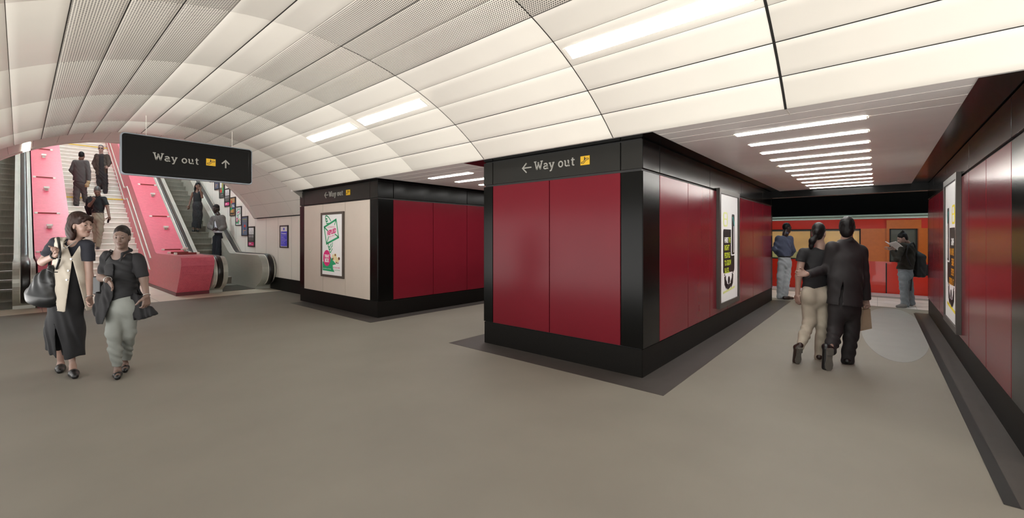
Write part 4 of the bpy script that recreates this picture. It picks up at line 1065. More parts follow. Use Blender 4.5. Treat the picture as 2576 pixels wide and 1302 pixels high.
# --- woman in the cream waistcoat ---------------------------------------------------
def waistcoat_woman():
    p = Person('woman in long cream sleeveless waistcoat over navy top and black skirt, looking aside', (170, 945), 4.6, 0.0, .0055, sq=.6, hw=.84)
    J = p.J; p.head(203, 565, -.02, 48, 4, -6, 1.10); b = p.body; p.build_head(True)
    nb = J(187, 612, .02); b.cone(p.hp(0, -.022, -.07), nb, .047, .052, .03, .85); b.cone(nb, J(186, 640, .03), .045, .055, .04, .7)
    shL, shR = J(139, 610, .02), J(221, 616, .02); elL, elR = J(107, 658, .0), J(224, 694, .04); wrL, wrR = J(139, 642, -.14), J(226, 747, -.02)
    b.chain([J(170, 640, .03), J(172, 700, .03), J(168, 750, .03)], [.11, .10, .13], .04, .6)
    b.chain([shL, elL, wrL], [.046, .040, .026], .02, .75); b.chain([shR, elR, wrR], [.046, .037, .025], .02, .75)
    p.hand(wrL, (.55, -.25, .55), (-.3, .2, .8), 75, .92, 1); p.hand(wrR, (.10, -.1, -1), (.15, -1, 0), 55, .92, -1)
    kL, kR = J(147, 845, .14), J(176, 845, .09); aL, aR = J(153, 914, .19), J(183, 920, .035)
    b.chain([J(152, 760, .06), kL, J(150, 875, .17), aL], [.07, .048, .043, .028], .02, .7); b.chain([J(178, 760, .06), kR, J(179, 882, .075), aR], [.05, .040, .040, .027], .02, .7)
    feet = [(aL, G(p, 153, .22), G(p, 151, .05)), (aR, G(p, 182, .04), G(p, 190, -.13))]
    for q in feet: bare_foot(p, *q)
    p.finish_body('skin_light', 'lip_rose'); p.eyes(gaze=(.1, 1, -.05)); p.brows('hair_brown')
    for _, hh_, tt_ in feet: low_shoe(p, hh_, tt_, 'shoe_black', .040, (.05, .09, (.05, .07, .05)))
    # navy short-sleeved top
    v = Vol(.006); v.chain([J(158, 611, .03), J(210, 615, .03)], [.060, .058], .03, .75); v.chain([J(182, 640, .03), J(180, 700, .03)], [.125, .115], .04, .62)
    v.chain([shL, J(122, 640, .01)], [.060, .068], .03, .8); v.chain([shR, J(223, 655, .03)], [.058, .062], .03, .8)
    sleevecut(v, shL, J(119, 643, .01)); sleevecut(v, shR, J(223, 656, .03))
    v.ell(nb + (0.012, -.05, .035), (.056, .06, .075), None, .01, True)
    v.fold(ripple((0, 3, 9), 1), .002); p.part('top', v, 'cloth_navy')
    # black dress front and long skirt with a slit
    v = Vol(.006); v.chain([J(178, 655, .02), J(172, 700, .02), J(166, 752, .03), J(164, 825, .05), J(166, 905, .045)], [.122, .122, .155, .168, .172], .05, .72)
    cutline(v, J(120, 886, -.06), J(160, 905, -.06), J(130, 940, -.06)); cutline(v, J(150, 908, -.06), J(206, 895, -.06), J(180, 950, -.06))
    wedgeline(v, [(J(136, 800, -.07), J(140, 890, -.07)), (J(136, 800, -.07), J(157, 888, -.07))], J(148, 880, -.07), .06)
    v.fold(ripple((14, 6, 2.0), 1.3, 0, lambda X, Y, Z: np.clip((1.0 - Z) * 1.4, 0, 1)), .006)
    p.part('skirt', v, 'cloth_skirt')
    # cream waistcoat
    v = Vol(.006); v.chain([J(150, 610, .03), J(208, 613, .03)], [.062, .062], .03, .8); v.chain([J(178, 645, .02), J(176, 700, .02), J(168, 785, .02)], [.150, .156, .215], .06, .86)
    v.fold(ripple((7, 3, 4), 1.0), .0035); v.shell(.016)
    cutline(v, J(131, 596), J(143, 640), J(110, 620)); cutline(v, J(143, 640), J(138, 690), J(80, 640)) if False else None; cutline(v, J(219, 606), J(217, 660), J(240, 620)) if False else None
    cutline(v, J(111, 761, -.06), J(163, 789, -.15), J(120, 830)); cutline(v, J(163, 789, -.15), J(222, 784, -.06), J(190, 830))
    fd = -.12
    wedgeline(v, [(J(160, 590, fd), J(180, 648, fd)), (J(216, 592, fd), J(180, 648, fd))], J(184, 600, fd), .02)
    fd = -.15
    wedgeline(v, [(J(182, 652, fd), J(163, 790, fd)), (J(182, 652, fd), J(219, 790, fd))], J(190, 780, fd), .0)
    v.ell(nb + (0.0, -.01, .04), (.07, .09, .085), None, .01, True)
    vest = p.part('waistcoat', v, 'cloth_cream')
    for q in (J(181, 651, -.155), J(174, 680, -.16), J(170, 703, -.165)): MB().tube([tuple(q), tuple(q + (0, -.012, 0))], .010, 'metal_silver', 10).build('button').parent = vest
    hair_cap(p, 'hair_brown', (.084, .102, .090), (0, -.022, .044), extra=lambda v: (p.hell(v, (0, -.07, -.06), (.080, .058, .105), .04), p.hell(v, (-.070, -.045, -.055), (.030, .050, .095), .03), p.hell(v, (.070, -.045, -.055), (.030, .050, .095), .03), v.cone(p.hp(-.055, .065, .080), p.hp(.045, .080, .070), .022, .020, .02), v.cone(p.hp(.02, .088, .075), p.hp(.056, .080, .025), .016, .011, .015), v.cone(p.hp(-.03, .088, .070), p.hp(-.052, .078, .040), .016, .011, .015)), face=(.062, .062, .082), fc=(0, .094, -.040), amp=.003)
    ring(p, wrL + (wrL - elL) * -.05, wrL - elL, .031, .008, 'leather_black', 'watch'); ring(p, wrR + (0, 0, .01), wrR - elR, .028, .0035, 'metal_silver', 'bracelet')
    tubepart(p, 'necklace', [nb + q for q in ((-.058, -.02, .03), (-.045, -.07, -.005), (-.005, -.105, -.04), (.02, -.11, -.052), (.04, -.09, -.02), (.062, -.03, .03))], .004, 'metal_silver')
    # bucket bag on the shoulder strap: a thing of its own
    v = Vol(.006); top = J(130, 676, -.11); bot = J(108, 745, -.12)
    v.chain([J(130, 678, -.11), J(119, 705, -.11), J(108, 742, -.12)], [.045, .105, .150], .03, .75)
    v.chain([J(86, 735, -.12), J(128, 752, -.12)], [.065, .075], .03, .9); cutline(v, J(72, 733), J(138, 761), J(90, 790)); cutline(v, J(72, 726), J(118, 672), J(70, 680))
    v.fold(lambda X, Y, Z: np.sin((X * 1.0 + (Z - bot[2]) * .35) * 85) * np.clip((Z - bot[2] - .03) * 6, 0, 1), .006)
    V, Q = v.mesh(); V = smooth_verts(V, Q, 1, .4); bag = p.place('shoulder_bag', mesh_from('shoulder_bag', V, Q, ['leather_black']))
    tag(bag, 'black leather bucket bag hanging from the shoulder of the woman in the waistcoat', 'bag')
    tubepart(p, 'strap', [J(142, 676, -.12), J(149, 655, -.16), J(151, 636, -.17), J(149, 615, -.10), J(146, 598, .0), J(142, 600, .07), J(130, 640, .07), J(122, 676, -.04)], .012, 'leather_black', bag)
    ring(p, J(148, 650, -.165), (0, 0, 1), .016, .004, 'metal_silver', 'buckle', 1, bag)
    tubepart(p, 'drawstring', [J(118, 676, -.15), J(132, 684, -.19), J(145, 684, -.15)], .005, 'leather_black', bag)
waistcoat_woman()

# --- woman in the open black shirt --------------------------------------------------
def shirt_woman():
    p = Person('woman in open black shirt and grey trousers with pulled back hair, walking forward', (304, 950), 4.47, 0.0, .0055, sq=.6, hw=.84)
    J = p.J; p.head(306, 596, -.02, -14, 6, 3, 1.02); b = p.body; p.build_head(True)
    nb = J(305, 640, .02); b.cone(p.hp(0, -.022, -.07), nb, .049, .056, .03, .85); b.cone(nb, J(305, 662, .03), .045, .055, .04, .6)
    shL, shR = J(268, 645, .03), J(349, 650, .03); elL, elR = J(256, 697, .02), J(362, 702, .03); wrL, wrR = J(271, 703, -.14), J(369, 745, -.05)
    b.chain([J(303, 660, .03), J(305, 710, .03), J(308, 760, .03)], [.12, .11, .14], .04, .6)
    b.chain([shL, elL, wrL], [.050, .043, .027], .02, .75); b.chain([shR, elR, wrR], [.050, .040, .026], .02, .75)
    p.hand(wrL, (.70, -.25, -.55), (.4, -.5, .6), 14, .98, 1); p.hand(wrR, (.06, -.12, -1), (-.3, -1, 0), 48, .95, 1)
    aL, aR = J(296, 926, .11), J(314, 912, .34)
    b.chain([J(292, 790, .03), J(287, 838, .03), aL], [.045, .034, .026], .02, .7); b.chain([J(322, 790, .04), J(322, 838, .12), aR], [.045, .034, .026], .02, .7)
    feet = [(aL, G(p, 295, .14), G(p, 296, -.036)), (aR, G(p, 313, .37), G(p, 315, .20))]
    for q in feet: bare_foot(p, *q)
    p.finish_body('skin_brownish', 'lip_tan'); p.eyes(gaze=(-.15, 1, -.05)); p.brows('hair_dark')
    for _, hh_, tt_ in feet: low_shoe(p, hh_, tt_, 'shoe_black', .036, (.32, .078))
    # trousers
    v = Vol(.006); v.chain([J(306, 728, .03), J(308, 765, .03)], [.125, .145], .04, .62)
    v.chain([J(290, 772, .02), J(286, 835, .03), J(290, 880, .07), J(296, 930, .11)], [.086, .072, .062, .046], .03, .68); v.chain([J(328, 772, .04), J(323, 835, .12), J(317, 905, .31)], [.084, .070, .052], .03, .68)
    v.fold(ripple((3, 5, 11), 1.0, 0, lambda X, Y, Z: np.exp(-((Z - .25) / .22) ** 2) + .25), .003)
    cutline(v, J(285, 929), J(308, 932), J(296, 960)); cutline(v, J(308, 907), J(330, 905), J(318, 905) + (0, 0, -.2)) if False else None
    p.part('trousers', v, 'cloth_greygreen')
    # black vest top
    v = Vol(.006); v.chain([J(282, 652, .03), J(330, 654, .03)], [.055, .055], .03, .8); v.chain([J(306, 668, .02), J(306, 705, .02), J(308, 745, .02)], [.135, .13, .14], .05, .64)
    v.ell(nb + (.0, -.06, .045), (.088, .10, .095), None, .01, True)
    cutline(v, J(280, 757), J(340, 742), J(310, 790)); v.fold(ripple((2, 2, 14), 1.0), .003); p.part('vest_top', v, 'cloth_black')
    # open shirt with tails
    v = Vol(.006); v.chain([J(276, 646, .03), J(340, 649, .03)], [.055, .055], .03, .8); v.chain([J(306, 680, .03), J(304, 730, .04), J(300, 800, .07)], [.146, .152, .205], .06, .80)
    v.chain([shL, J(261, 684, .02)], [.056, .056], .03, .75); v.chain([shR, J(358, 690, .03)], [.056, .062], .03, .75)
    v.chain([J(346, 735, .04), J(358, 790, .05)], [.06, .085], .03, .6); v.chain([J(252, 740, .02), J(252, 785, .02)], [.05, .07], .03, .6)
    v.chain([J(366, 770, .03), J(384, 788, .03)], [.03, .055], .03, .6)
    v.fold(ripple((13, 4, 2), 1.0, 0, lambda X, Y, Z: np.clip((1.15 - Z) * 2, .15, 1)), .006); v.fold(ripple((5, 3, 7), 1.0), .003); v.shell(.015)
    fd = -.11; wedgeline(v, [(J(286, 640, fd), J(285, 745, fd)), (J(333, 640, fd), J(328, 745, fd))], J(306, 700, fd), .0); wedgeline(v, [(J(306, 690, fd), J(262, 805, fd)), (J(316, 690, fd), J(338, 815, fd))], J(305, 800, fd), .06)
    v.ell(nb + (.0, -.02, .05), (.075, .10, .080), None, .01, True)
    sleevecut(v, shL, J(260, 690, .02)); sleevecut(v, shR, J(358.5, 697, .03))
    cutline(v, J(238, 790), J(262, 812), J(240, 830)); cutline(v, J(262, 812), J(345, 806), J(300, 850)); cutline(v, J(345, 806), J(398, 789), J(380, 830))
    sh = p.part('shirt', v, 'cloth_cardigan')
    v = Vol(.005); v.chain([nb + (-.075, .03, .045), nb + (-.07, -.06, .01), nb + (-.075, -.10, -.06)], [.012, .016, .009], .008, .6); v.chain([nb + (.075, .03, .045), nb + (.07, -.06, .01), nb + (.085, -.10, -.06)], [.012, .016, .009], .008, .6)
    v.chain([nb + (-.075, .03, .045), nb + (0, .07, .06), nb + (.075, .03, .045)], [.018, .02, .018], .01, .8); p.part('collar', v, 'cloth_cardigan', sh)
    hair_cap(p, 'hair_dark', (.077, .098, .086), (0, -.020, .038), face=(.066, .062, .092), fc=(0, .090, -.030), extra=lambda v: p.hell(v, (.02, -.09, .02), (.045, .04, .045), .02))
    ring(p, wrL, wrL - elL, .030, .004, 'metal_silver', 'bracelet'); ring(p, wrR + (0, 0, .012), wrR - elR, .028, .003, 'metal_silver', 'bracelet')
    # small dark bag behind her hip
    v = Vol(.006); v.rbox(J(256, 716, .10), (.030, .05, .085), .012, None); V, Q = v.mesh(); o = p.place('handbag', mesh_from('handbag', V, Q, ['leather_black'])); tag(o, 'dark handbag tucked under the arm of the woman in the open shirt', 'bag')
    tubepart(p, 'strap', [J(250, 702, .10), J(258, 660, .10), J(278, 628, .06), J(283, 631, .0), J(279, 645, -.02)], .006, 'leather_black', o)
mat('skin_brownish', '#6e594f', .5, var=.04, scale=20)
shirt_woman()

# --- couple walking away -----------------------------------------------------------
def sole(p, sh, heel, toe, w, nrm, m):
    d = np.array(toe) - np.array(heel); L = np.linalg.norm(d); up = -d / L; n_ = np.array(nrm, float); n_ -= up * (n_ @ up); n_ /= np.linalg.norm(n_); r = np.cross(up, n_)
    pts = [(-.62, 1), (-.80, .90), (-.74, .65), (-.72, .50), (-1.0, .25), (-.85, .06), (-.35, -.03), (.35, -.03), (.85, .06), (1.0, .25), (.72, .50), (.74, .65), (.80, .90), (.62, 1)]
    o = MB().prism([(a * w, b * L) for a, b in pts], (0, .012), m, frame(tuple(toe), tuple(r), tuple(up))).build('sole'); o.parent = sh
    hb = MB().prism([(-.74 * w, .70 * L), (.74 * w, .70 * L), (.70 * w, .98 * L), (-.70 * w, .98 * L)], (.012, .028), m, frame(tuple(toe), tuple(r), tuple(up))).build('heel'); hb.parent = sh
def couple():
    p = Person('woman in black tee and beige trousers walking away beside the suited man', (2045, 905), 5.16, 0.0, .0065, sq=.7, hw=.86)
    J = p.J; p.head(2060, 586, 0, 168, 4, 0, 1.0); b = p.body; p.build_head(True, False)
    nb = J(2064, 621, .0); b.cone(p.hp(0, -.02, -.07), nb, .046, .052, .03, .85); b.cone(nb, J(2056, 645, .0), .045, .055, .04, .7)
    shL, shR = J(2020, 634, 0), J(2078, 634, 0); elL, wrL = J(2009, 695, .0), J(2006, 742, .03)
    b.chain([shL, elL, wrL], [.046, .036, .024], .02, .85); b.chain([shR, J(2084, 690, .02), J(2083, 720, .03)], [.045, .036, .03], .02, .85)
    p.hand(wrL, (.08, .05, -1), (-.2, 1, 0), 35, .90, 1)
    aL, aR = J(2013, 868, -.17), J(2062, 892, .02)
    b.chain([J(2034, 740, 0), J(2037, 808, .0), aL], [.045, .032, .026], .02, .8); b.chain([J(2068, 740, 0), J(2069, 812, .01), aR], [.045, .032, .026], .02, .8)
    p.finish_body('skin_pale')
    v = Vol(.007); v.chain([J(2034, 634, 0), J(2076, 634, 0)], [.055, .055], .03, .8); v.chain([J(2053, 655, 0), J(2052, 690, 0), J(2050, 735, 0)], [.132, .128, .150], .05, .72); v.chain([shL, J(2014, 655, 0)], [.054, .056], .03, .85)
    sleevecut(v, shL, J(2013.5, 658, 0)); cutline(v, J(2016, 727), J(2086, 713), J(2050, 760)); v.fold(ripple((4, 3, 8), 1.0), .002); p.part('tee_shirt', v, 'cloth_black')
    v = Vol(.007); v.chain([J(2050, 718, 0), J(2050, 745, 0)], [.140, .150], .05, .68); v.chain([J(2034, 748, 0), J(2037, 806, .01), J(2022, 845, -.10), J(2014, 872, -.16)], [.088, .074, .058, .042], .03, .8)
    v.chain([J(2068, 748, 0), J(2069, 812, .0), J(2065, 862, .01), J(2062, 897, .02)], [.088, .072, .062, .060], .03, .8); v.ell(J(2036, 745, -.06), (.075, .06, .085), None, .05); v.ell(J(2066, 745, -.06), (.075, .06, .085), None, .05)
    v.cut(J(2050, 715, 0), (0, 0, 1)); v.fold(ripple((5, 3, 9), 1.0, 0, lambda X, Y, Z: np.exp(-((Z - .30) / .25) ** 2) + .2), .003); p.part('trousers', v, 'cloth_sand')
    v = Vol(.006); h_, t_ = J(2010, 877, -.19), J(2006, 912, -.13); v.cone(h_ + (0, .03, 0), t_ + (0, .03, .01), .036, .034, .02); v.cone(h_ + (0, .04, .01), aL, .034, .034, .02); s_ = p.part('shoe', v, 'shoe_brown'); sole(p, s_, h_ + (0, -.005, .02), t_, .036, (0, -1, -.25), 'sole_grey')
    low_shoe(p, G(p, 2060, -.02), G(p, 2070, .17), 'shoe_brown', .038)
    hair_cap(p, 'hair_black', (.080, .102, .090), (0, -.022, .042), extra=lambda v: (p.hell(v, (.005, -.112, .005), (.036, .028, .036), .012), v.chain([p.hp(.02, -.10, -.05), p.hp(.05, -.115, -.10), p.hp(.065, -.10, -.165), p.hp(.075, -.095, -.21)], [.030, .034, .024, .008], .02)))
    # the man
    p = Person('man in black suit seen from behind, arm round the woman and paper bag in hand', (2110, 915), 5.0, 0.0, .0065, sq=.7, hw=.86)
    J = p.J; p.head(2131, 574, 0, 176, 2, 0, 1.02); b = p.body; p.build_head(False, False)
    nb = J(2130, 608, .01); b.cone(p.hp(0, -.02, -.07), nb, .054, .060, .03, .9); b.cone(nb, J(2128, 640, .0), .045, .055, .04, .7)
    shL, shR = J(2092, 621, 0), J(2167, 630, 0); elR, wrR = J(2172, 694, .0), J(2179, 755, .03); elL, wrL = J(2079, 676, .10), J(2028, 689, -.05 + .16 - .20)
    b.chain([shR, elR, wrR], [.05, .038, .028], .02, .85); b.chain([shL, elL, wrL], [.05, .038, .028], .02, .85)
    p.hand(wrR, (.0, -.05, -1), (-.6, .8, 0), 95, .92, -1); p.hand(wrL, (-1, .25, .05), (0, .1, 1), 40, .95, -1)
    b.chain([J(2102, 770, 0), J(2101, 826, .0), J(2090, 876, -.2)], [.045, .034, .028], .02, .8); b.chain([J(2145, 770, 0), J(2142, 833, .02), J(2133, 900, .02)], [.045, .034, .028], .02, .8)
    p.finish_body('skin_pale')
    v = Vol(.007); v.chain([J(2098, 624, 0), J(2160, 630, 0)], [.062, .062], .04, .85); v.chain([J(2128, 655, 0), J(2126, 700, 0), J(2124, 770, 0)], [.172, .170, .196], .06, .70)
    v.chain([shR, elR, J(2179, 752, .02)], [.066, .058, .052], .03, .85); v.chain([shL, elL, J(2032, 690, -.07)], [.066, .060, .050], .03, .85)
    sleevecut(v, elR, J(2179, 754, .02)); cutline(v, J(2078, 763.5), J(2168, 769), J(2120, 800)); sleevecut(v, elL, J(2030, 690, -.08))
    wedgeline(v, [(J(2121, 702, -.11), J(2110, 768, -.11)), (J(2123.5, 702, -.11), J(2118, 768, -.11)), (J(2100, 703, -.11), J(2140, 703, -.11))], J(2117.3, 740, -.11), 0.0)
    v.chain([nb + (-.05, .0, -.03), nb + (.05, .0, -.03)], [.06, .06], .05, .9); v.ell(nb + (0, .0, .085), (.062, .07, .06), None, .01, True); v.chain([nb + (-.06, -.03, .0), nb + (0, -.065, .03), nb + (.06, -.03, .0)], [.022, .024, .022], .012, .8)
    v.fold(ripple((4, 3, 5), 1.0), .0025); p.part('suit_jacket', v, 'cloth_suit_black')
    v = Vol(.007); v.chain([J(2124, 745, 0), J(2123, 775, 0)], [.15, .155], .05, .66); v.chain([J(2105, 775, 0), J(2101, 826, .0), J(2095, 858, -.10), J(2089, 880, -.18)], [.090, .078, .068, .060], .03, .8); v.chain([J(2145, 775, 0), J(2142, 833, .02), J(2132, 905, .02)], [.090, .080, .070], .03, .8)
    v.fold(ripple((5, 3, 8), 1.0, 0, lambda X, Y, Z: np.exp(-((Z - .25) / .25) ** 2) + .2), .004); p.part('trousers', v, 'cloth_suit_black')
    v = Vol(.006); h_, t_ = J(2085.5, 879, -.24), J(2084, 930, -.24); v.cone(h_ + (0, .035, 0), t_ + (0, .04, .015), .040, .040, .02); v.cone(h_ + (0, .05, .02), J(2089, 876, -.18), .04, .04, .02); s_ = p.part('shoe', v, 'shoe_black'); sole(p, s_, h_ + (0, -.005, .02), t_, .043, (0, -1, -.1), 'sole_grey')
    low_shoe(p, G(p, 2130, -.03), G(p, 2143, .20), 'shoe_black', .042)
    hair_cap(p, 'hair_black', (.084, .104, .094), (0, -.022, .044), extra=lambda v: (p.hell(v, (0, -.065, -.035), (.070, .050, .075), .03), p.hell(v, (.06, .0, -.01), (.03, .05, .05), .02), p.hell(v, (-.06, .0, -.01), (.03, .05, .05), .02)), amp=.004)
    # paper carrier bag
    B = [J(2173, 779, .02), J(2189.5, 776, .02), J(2193.5, 826, .0), J(2165, 832, .0)]; t = np.array([.02, .085, 0]); m = MB(); m.add(B + [B[0] + t * .5, B[1] + t * .5, B[2] + t, B[3] + t], [(0, 1, 2, 3), (7, 6, 5, 4), (0, 3, 7, 4), (1, 5, 6, 2), (3, 2, 6, 7)], 'paper_brown')
    m.add([B[3] + (B[2] - B[3]) * .0 + (0, -.002, .02), B[2] + (0, -.002, .02), B[2] + (0, -.002, .024), B[3] + (0, -.002, .024)], [(0, 1, 2, 3)], 'cloth_khaki')
    o = m.build('paper_bag'); o.location = p.loc; o.rotation_euler = (0, 0, -TH); tag(o, 'brown paper carrier bag held by the man in the black suit', 'bag')
    for q in (0, .5): tubepart(p, 'handle', [B[0] * .7 + B[1] * .3 + t * q * .5, J(2177, 768, .03), J(2182, 766, .03), B[0] * .25 + B[1] * .75 + t * q * .5], .004, 'paper_brown', o, 6)
couple()

# --- man in blue shirt on the platform ---------------------------------------------
def shirt_man():
    p = Person('man in blue shirt and pale jeans standing on the platform by the pillar end', (1975, 752), 10.2, 0.0, .009, sq=.75, hw=.9)
    J = p.J; p.head(1980, 573, 0, 118, 5, 0, 1.02); b = p.body; p.build_head(False, True, 1.02)
    nb = J(1976, 588, .0); b.cone(p.hp(0, -.02, -.06), nb, .062, .066, .03, .9); b.cone(nb, J(1972, 605, 0), .045, .055, .04, .7)
    shL, shR = J(1958, 598, .0), J(1988, 600, .02); elL, wrL = J(1949, 627, .05), J(1957, 641, .22); elR, wrR = J(1994, 630, .10), J(1986, 640, .27)
    b.chain([shL, elL, wrL], [.046, .04, .028], .02, .9); b.chain([shR, elR, wrR], [.046, .04, .028], .02, .9)
    p.hand(wrL, (.9, .4, 0), (0, 0, 1), 25, .95, 1); p.hand(wrR, (-.9, .4, 0), (0, 0, 1), 25, .95, -1)
    b.chain([J(1966, 655, 0), J(1963, 695, 0), J(1962, 744, .05)], [.045, .034, .028], .02, .8); b.chain([J(1982, 655, 0), J(1980, 695, 0), J(1975, 744, 0)], [.045, .034, .028], .02, .8)
    p.finish_body('skin_dark')
    v = Vol(.009); v.chain([J(1960, 599, 0), J(1986, 600, .01)], [.06, .06], .03, .85); v.chain([J(1972, 612, 0), J(1972, 632, 0), J(1974, 645, 0)], [.155, .150, .135], .05, .72); v.chain([shL, elL, wrL - (0, .05, 0)], [.062, .058, .048], .03, .85); v.chain([shR, elR, wrR - (0, .05, 0)], [.062, .060, .05], .03, .85)
    v.ell(nb + (0, 0, .05), (.065, .08, .05), None, .01, True); v.chain([nb + (-.05, -.02, .0), nb + (0, -.055, .02), nb + (.055, -.01, .01)], [.02, .022, .02], .01, .8); v.fold(ripple((6, 3, 6), 1.0), .006); p.part('shirt', v, 'cloth_blue')
    v = Vol(.009); v.chain([J(1973, 645, 0), J(1974, 660, 0)], [.135, .142], .05, .75); v.chain([J(1966, 662, 0), J(1963, 695, .02), J(1961, 746, .06)], [.086, .074, .064], .03, .8); v.chain([J(1982, 662, 0), J(1980, 695, .0), J(1974, 747, 0)], [.086, .076, .068], .03, .8); v.fold(ripple((6, 3, 9), 1.0), .003); p.part('jeans', v, 'denim_light')
    v = Vol(.008); v.chain([J(1973, 643.5, 0), J(1973.5, 646.5, 0)], [.148, .148], .02, .74); v.cut(J(1973, 646.5, 0), (0, 0, -1)); v.cut(J(1973, 643, 0), (0, 0, 1)); p.part('belt', v, 'leather_black')
    low_shoe(p, G(p, 1971, -.06), G(p, 1996, .0), 'shoe_brown', .045); low_shoe(p, G(p, 1961, .10), G(p, 1964, .32), 'shoe_black', .045)
    hair_cap(p, 'hair_black', (.075, .096, .086), (0, -.018, .038), amp=.001, nape='short')
shirt_man()

# --- young woman reading, with backpack --------------------------------------------
def reader():
    p = Person('woman in dark jumper and jeans reading on the platform with her hair up', (2278, 772), 9.05, 0.0, .008, sq=.72, hw=.86)
    J = p.J; p.head(2270, 599, 0, -72, 26, 0, .98); b = p.body; p.build_head(True, True)
    nb = J(2283, 613, .03); b.cone(p.hp(0, -.03, -.06), nb, .046, .052, .03, .9); b.cone(nb, J(2284, 632, .02), .045, .055, .04, .8)
    shL, shR = J(2272, 618, -.10), J(2295, 619, .12); elL, wrL = J(2257, 652, -.16), J(2242, 629, -.08); elR, wrR = J(2262, 648, .16), J(2248, 628, .06)
    b.chain([shL, elL, wrL], [.044, .036, .025], .02, .9); b.chain([shR, elR, wrR], [.044, .036, .025], .02, .9)
    p.hand(wrL, (-.5, .35, .75), (.3, .9, -.1), 45, .9, 1); p.hand(wrR, (-.5, -.3, .75), (.3, -.9, -.1), 45, .9, -1)
    b.chain([J(2274, 690, -.02), J(2274, 720, -.06), J(2276, 760, -.05)], [.045, .032, .026], .02, .85); b.chain([J(2284, 685, .08), J(2286, 720, .12), J(2291, 757, .16)], [.045, .032, .026], .02, .85)
    p.finish_body('skin_pale', None, 'hair_black')
    v = Vol(.008); v.chain([shL, shR], [.056, .056], .04, .9); v.chain([J(2284, 630, .02), J(2281, 652, .02), J(2277, 676, .02)], [.138, .135, .150], .05, .82); v.chain([shL, elL, J(2244, 632, -.09)], [.060, .050, .040], .03, .9); v.chain([shR, elR, J(2250, 631, .06)], [.060, .050, .040], .03, .9)
    cutline(v, J(2255, 676), J(2300, 678), J(2280, 700)); v.ell(nb + (0, 0, .03), (.085, .09, .035), None, .012, True); v.fold(ripple((5, 4, 5), 1.0), .004); p.part('jumper', v, 'knit_dark')
    v = Vol(.008); v.chain([J(2278, 674, .02), J(2278, 690, .02)], [.128, .135], .05, .85); v.chain([J(2272, 692, -.05), J(2274, 722, -.06), J(2277, 766, -.05)], [.090, .076, .076], .03, .85); v.chain([J(2284, 692, .08), J(2287, 722, .12), J(2292, 762, .16)], [.088, .074, .074], .03, .85); v.cut((0, 0, .018), (0, 0, -1)); v.fold(ripple((5, 3, 9), 1.0), .004); p.part('jeans', v, 'denim_grey')
    low_shoe(p, G(p, 2278, -.10), G(p, 2256, -.06), 'shoe_grey', .045, None, 0); low_shoe(p, G(p, 2294, .14), G(p, 2280, .20), 'shoe_grey', .045, None, 0)
    hair_cap(p, 'hair_black', (.078, .100, .088), (0, -.02, .040), extra=lambda v: (p.hell(v, (0, -.06, .118), (.042, .042, .034), .012), v.chain([p.hp(.02, -.05, .13), p.hp(.055, -.07, .155)], [.014, .006], .006), v.chain([p.hp(-.02, -.07, .12), p.hp(-.055, -.10, .15)], [.014, .006], .006), v.chain([p.hp(.07, .0, .0), p.hp(.075, .01, -.09)], [.014, .007], .01), v.chain([p.hp(-.07, .0, .0), p.hp(-.072, .012, -.10)], [.016, .008], .01)), amp=.004)
    # open book
    bk = empty('book', p.loc, 'open white book in the hands of the woman reading', 'book'); bk.rotation_euler = (0, 0, -TH)
    c0, c1 = J(2236, 612, -.02), J(2258, 629, -.02); dv = np.array([0, .13, 0]); nn = np.cross(c1 - c0, dv); nn /= np.linalg.norm(nn)
    for sgn, lb in ((-1, 'page'), (1, 'page')):
        t = dv * sgn + nn * .05 * (1 if nn[2] > 0 else -1); m = MB(); m.add([c0, c1, c1 + t, c0 + t, c0 + nn * .012, c1 + nn * .012, c1 + t + nn * .012, c0 + t + nn * .012], [(0, 1, 2, 3), (7, 6, 5, 4), (0, 4, 5, 1), (1, 5, 6, 2), (2, 6, 7, 3), (3, 7, 4, 0)], 'paper_white'); m.build(lb).parent = bk
    # backpack
    v = Vol(.008); v.rbox(J(2305, 668, .06), (.045, .105, .19), .05, None); v.ell(J(2304, 645, .06), (.10, .14, .12), None, .05); v.fold(ripple((5, 4, 5), 1.0), .004)
    V, Q = v.mesh(); V = smooth_verts(V, Q, 1, .4); bp = p.place('backpack', mesh_from('backpack', V, Q, ['pack_black'])); tag(bp, 'black backpack on the back of the woman reading', 'backpack')
    v = Vol(.008); v.rbox(J(2320, 678, .06), (.025, .09, .085), .035, None); v.ell(J(2322, 658, .06), (.035, .06, .04), None, .02); p.part('pocket', v, 'pack_black', bp)
    tubepart(p, 'strap', [J(2306, 640, -.05), J(2302, 617, -.07), J(2296, 609, -.09), J(2285, 616, -.17), J(2280, 640, -.18), J(2288, 662, -.12), J(2300, 680, -.02)], .014, 'pack_black', bp); tubepart(p, 'loop', [J(2307, 636, .04), J(2308, 631, .05), J(2312, 633, .06), J(2313, 640, .07)], .008, 'pack_black', bp)
    tubepart(p, 'hanging_strap', [J(2297, 688, -.02), J(2293, 700, -.05), J(2291, 731, -.05)], .011, 'pack_black', bp)
reader()

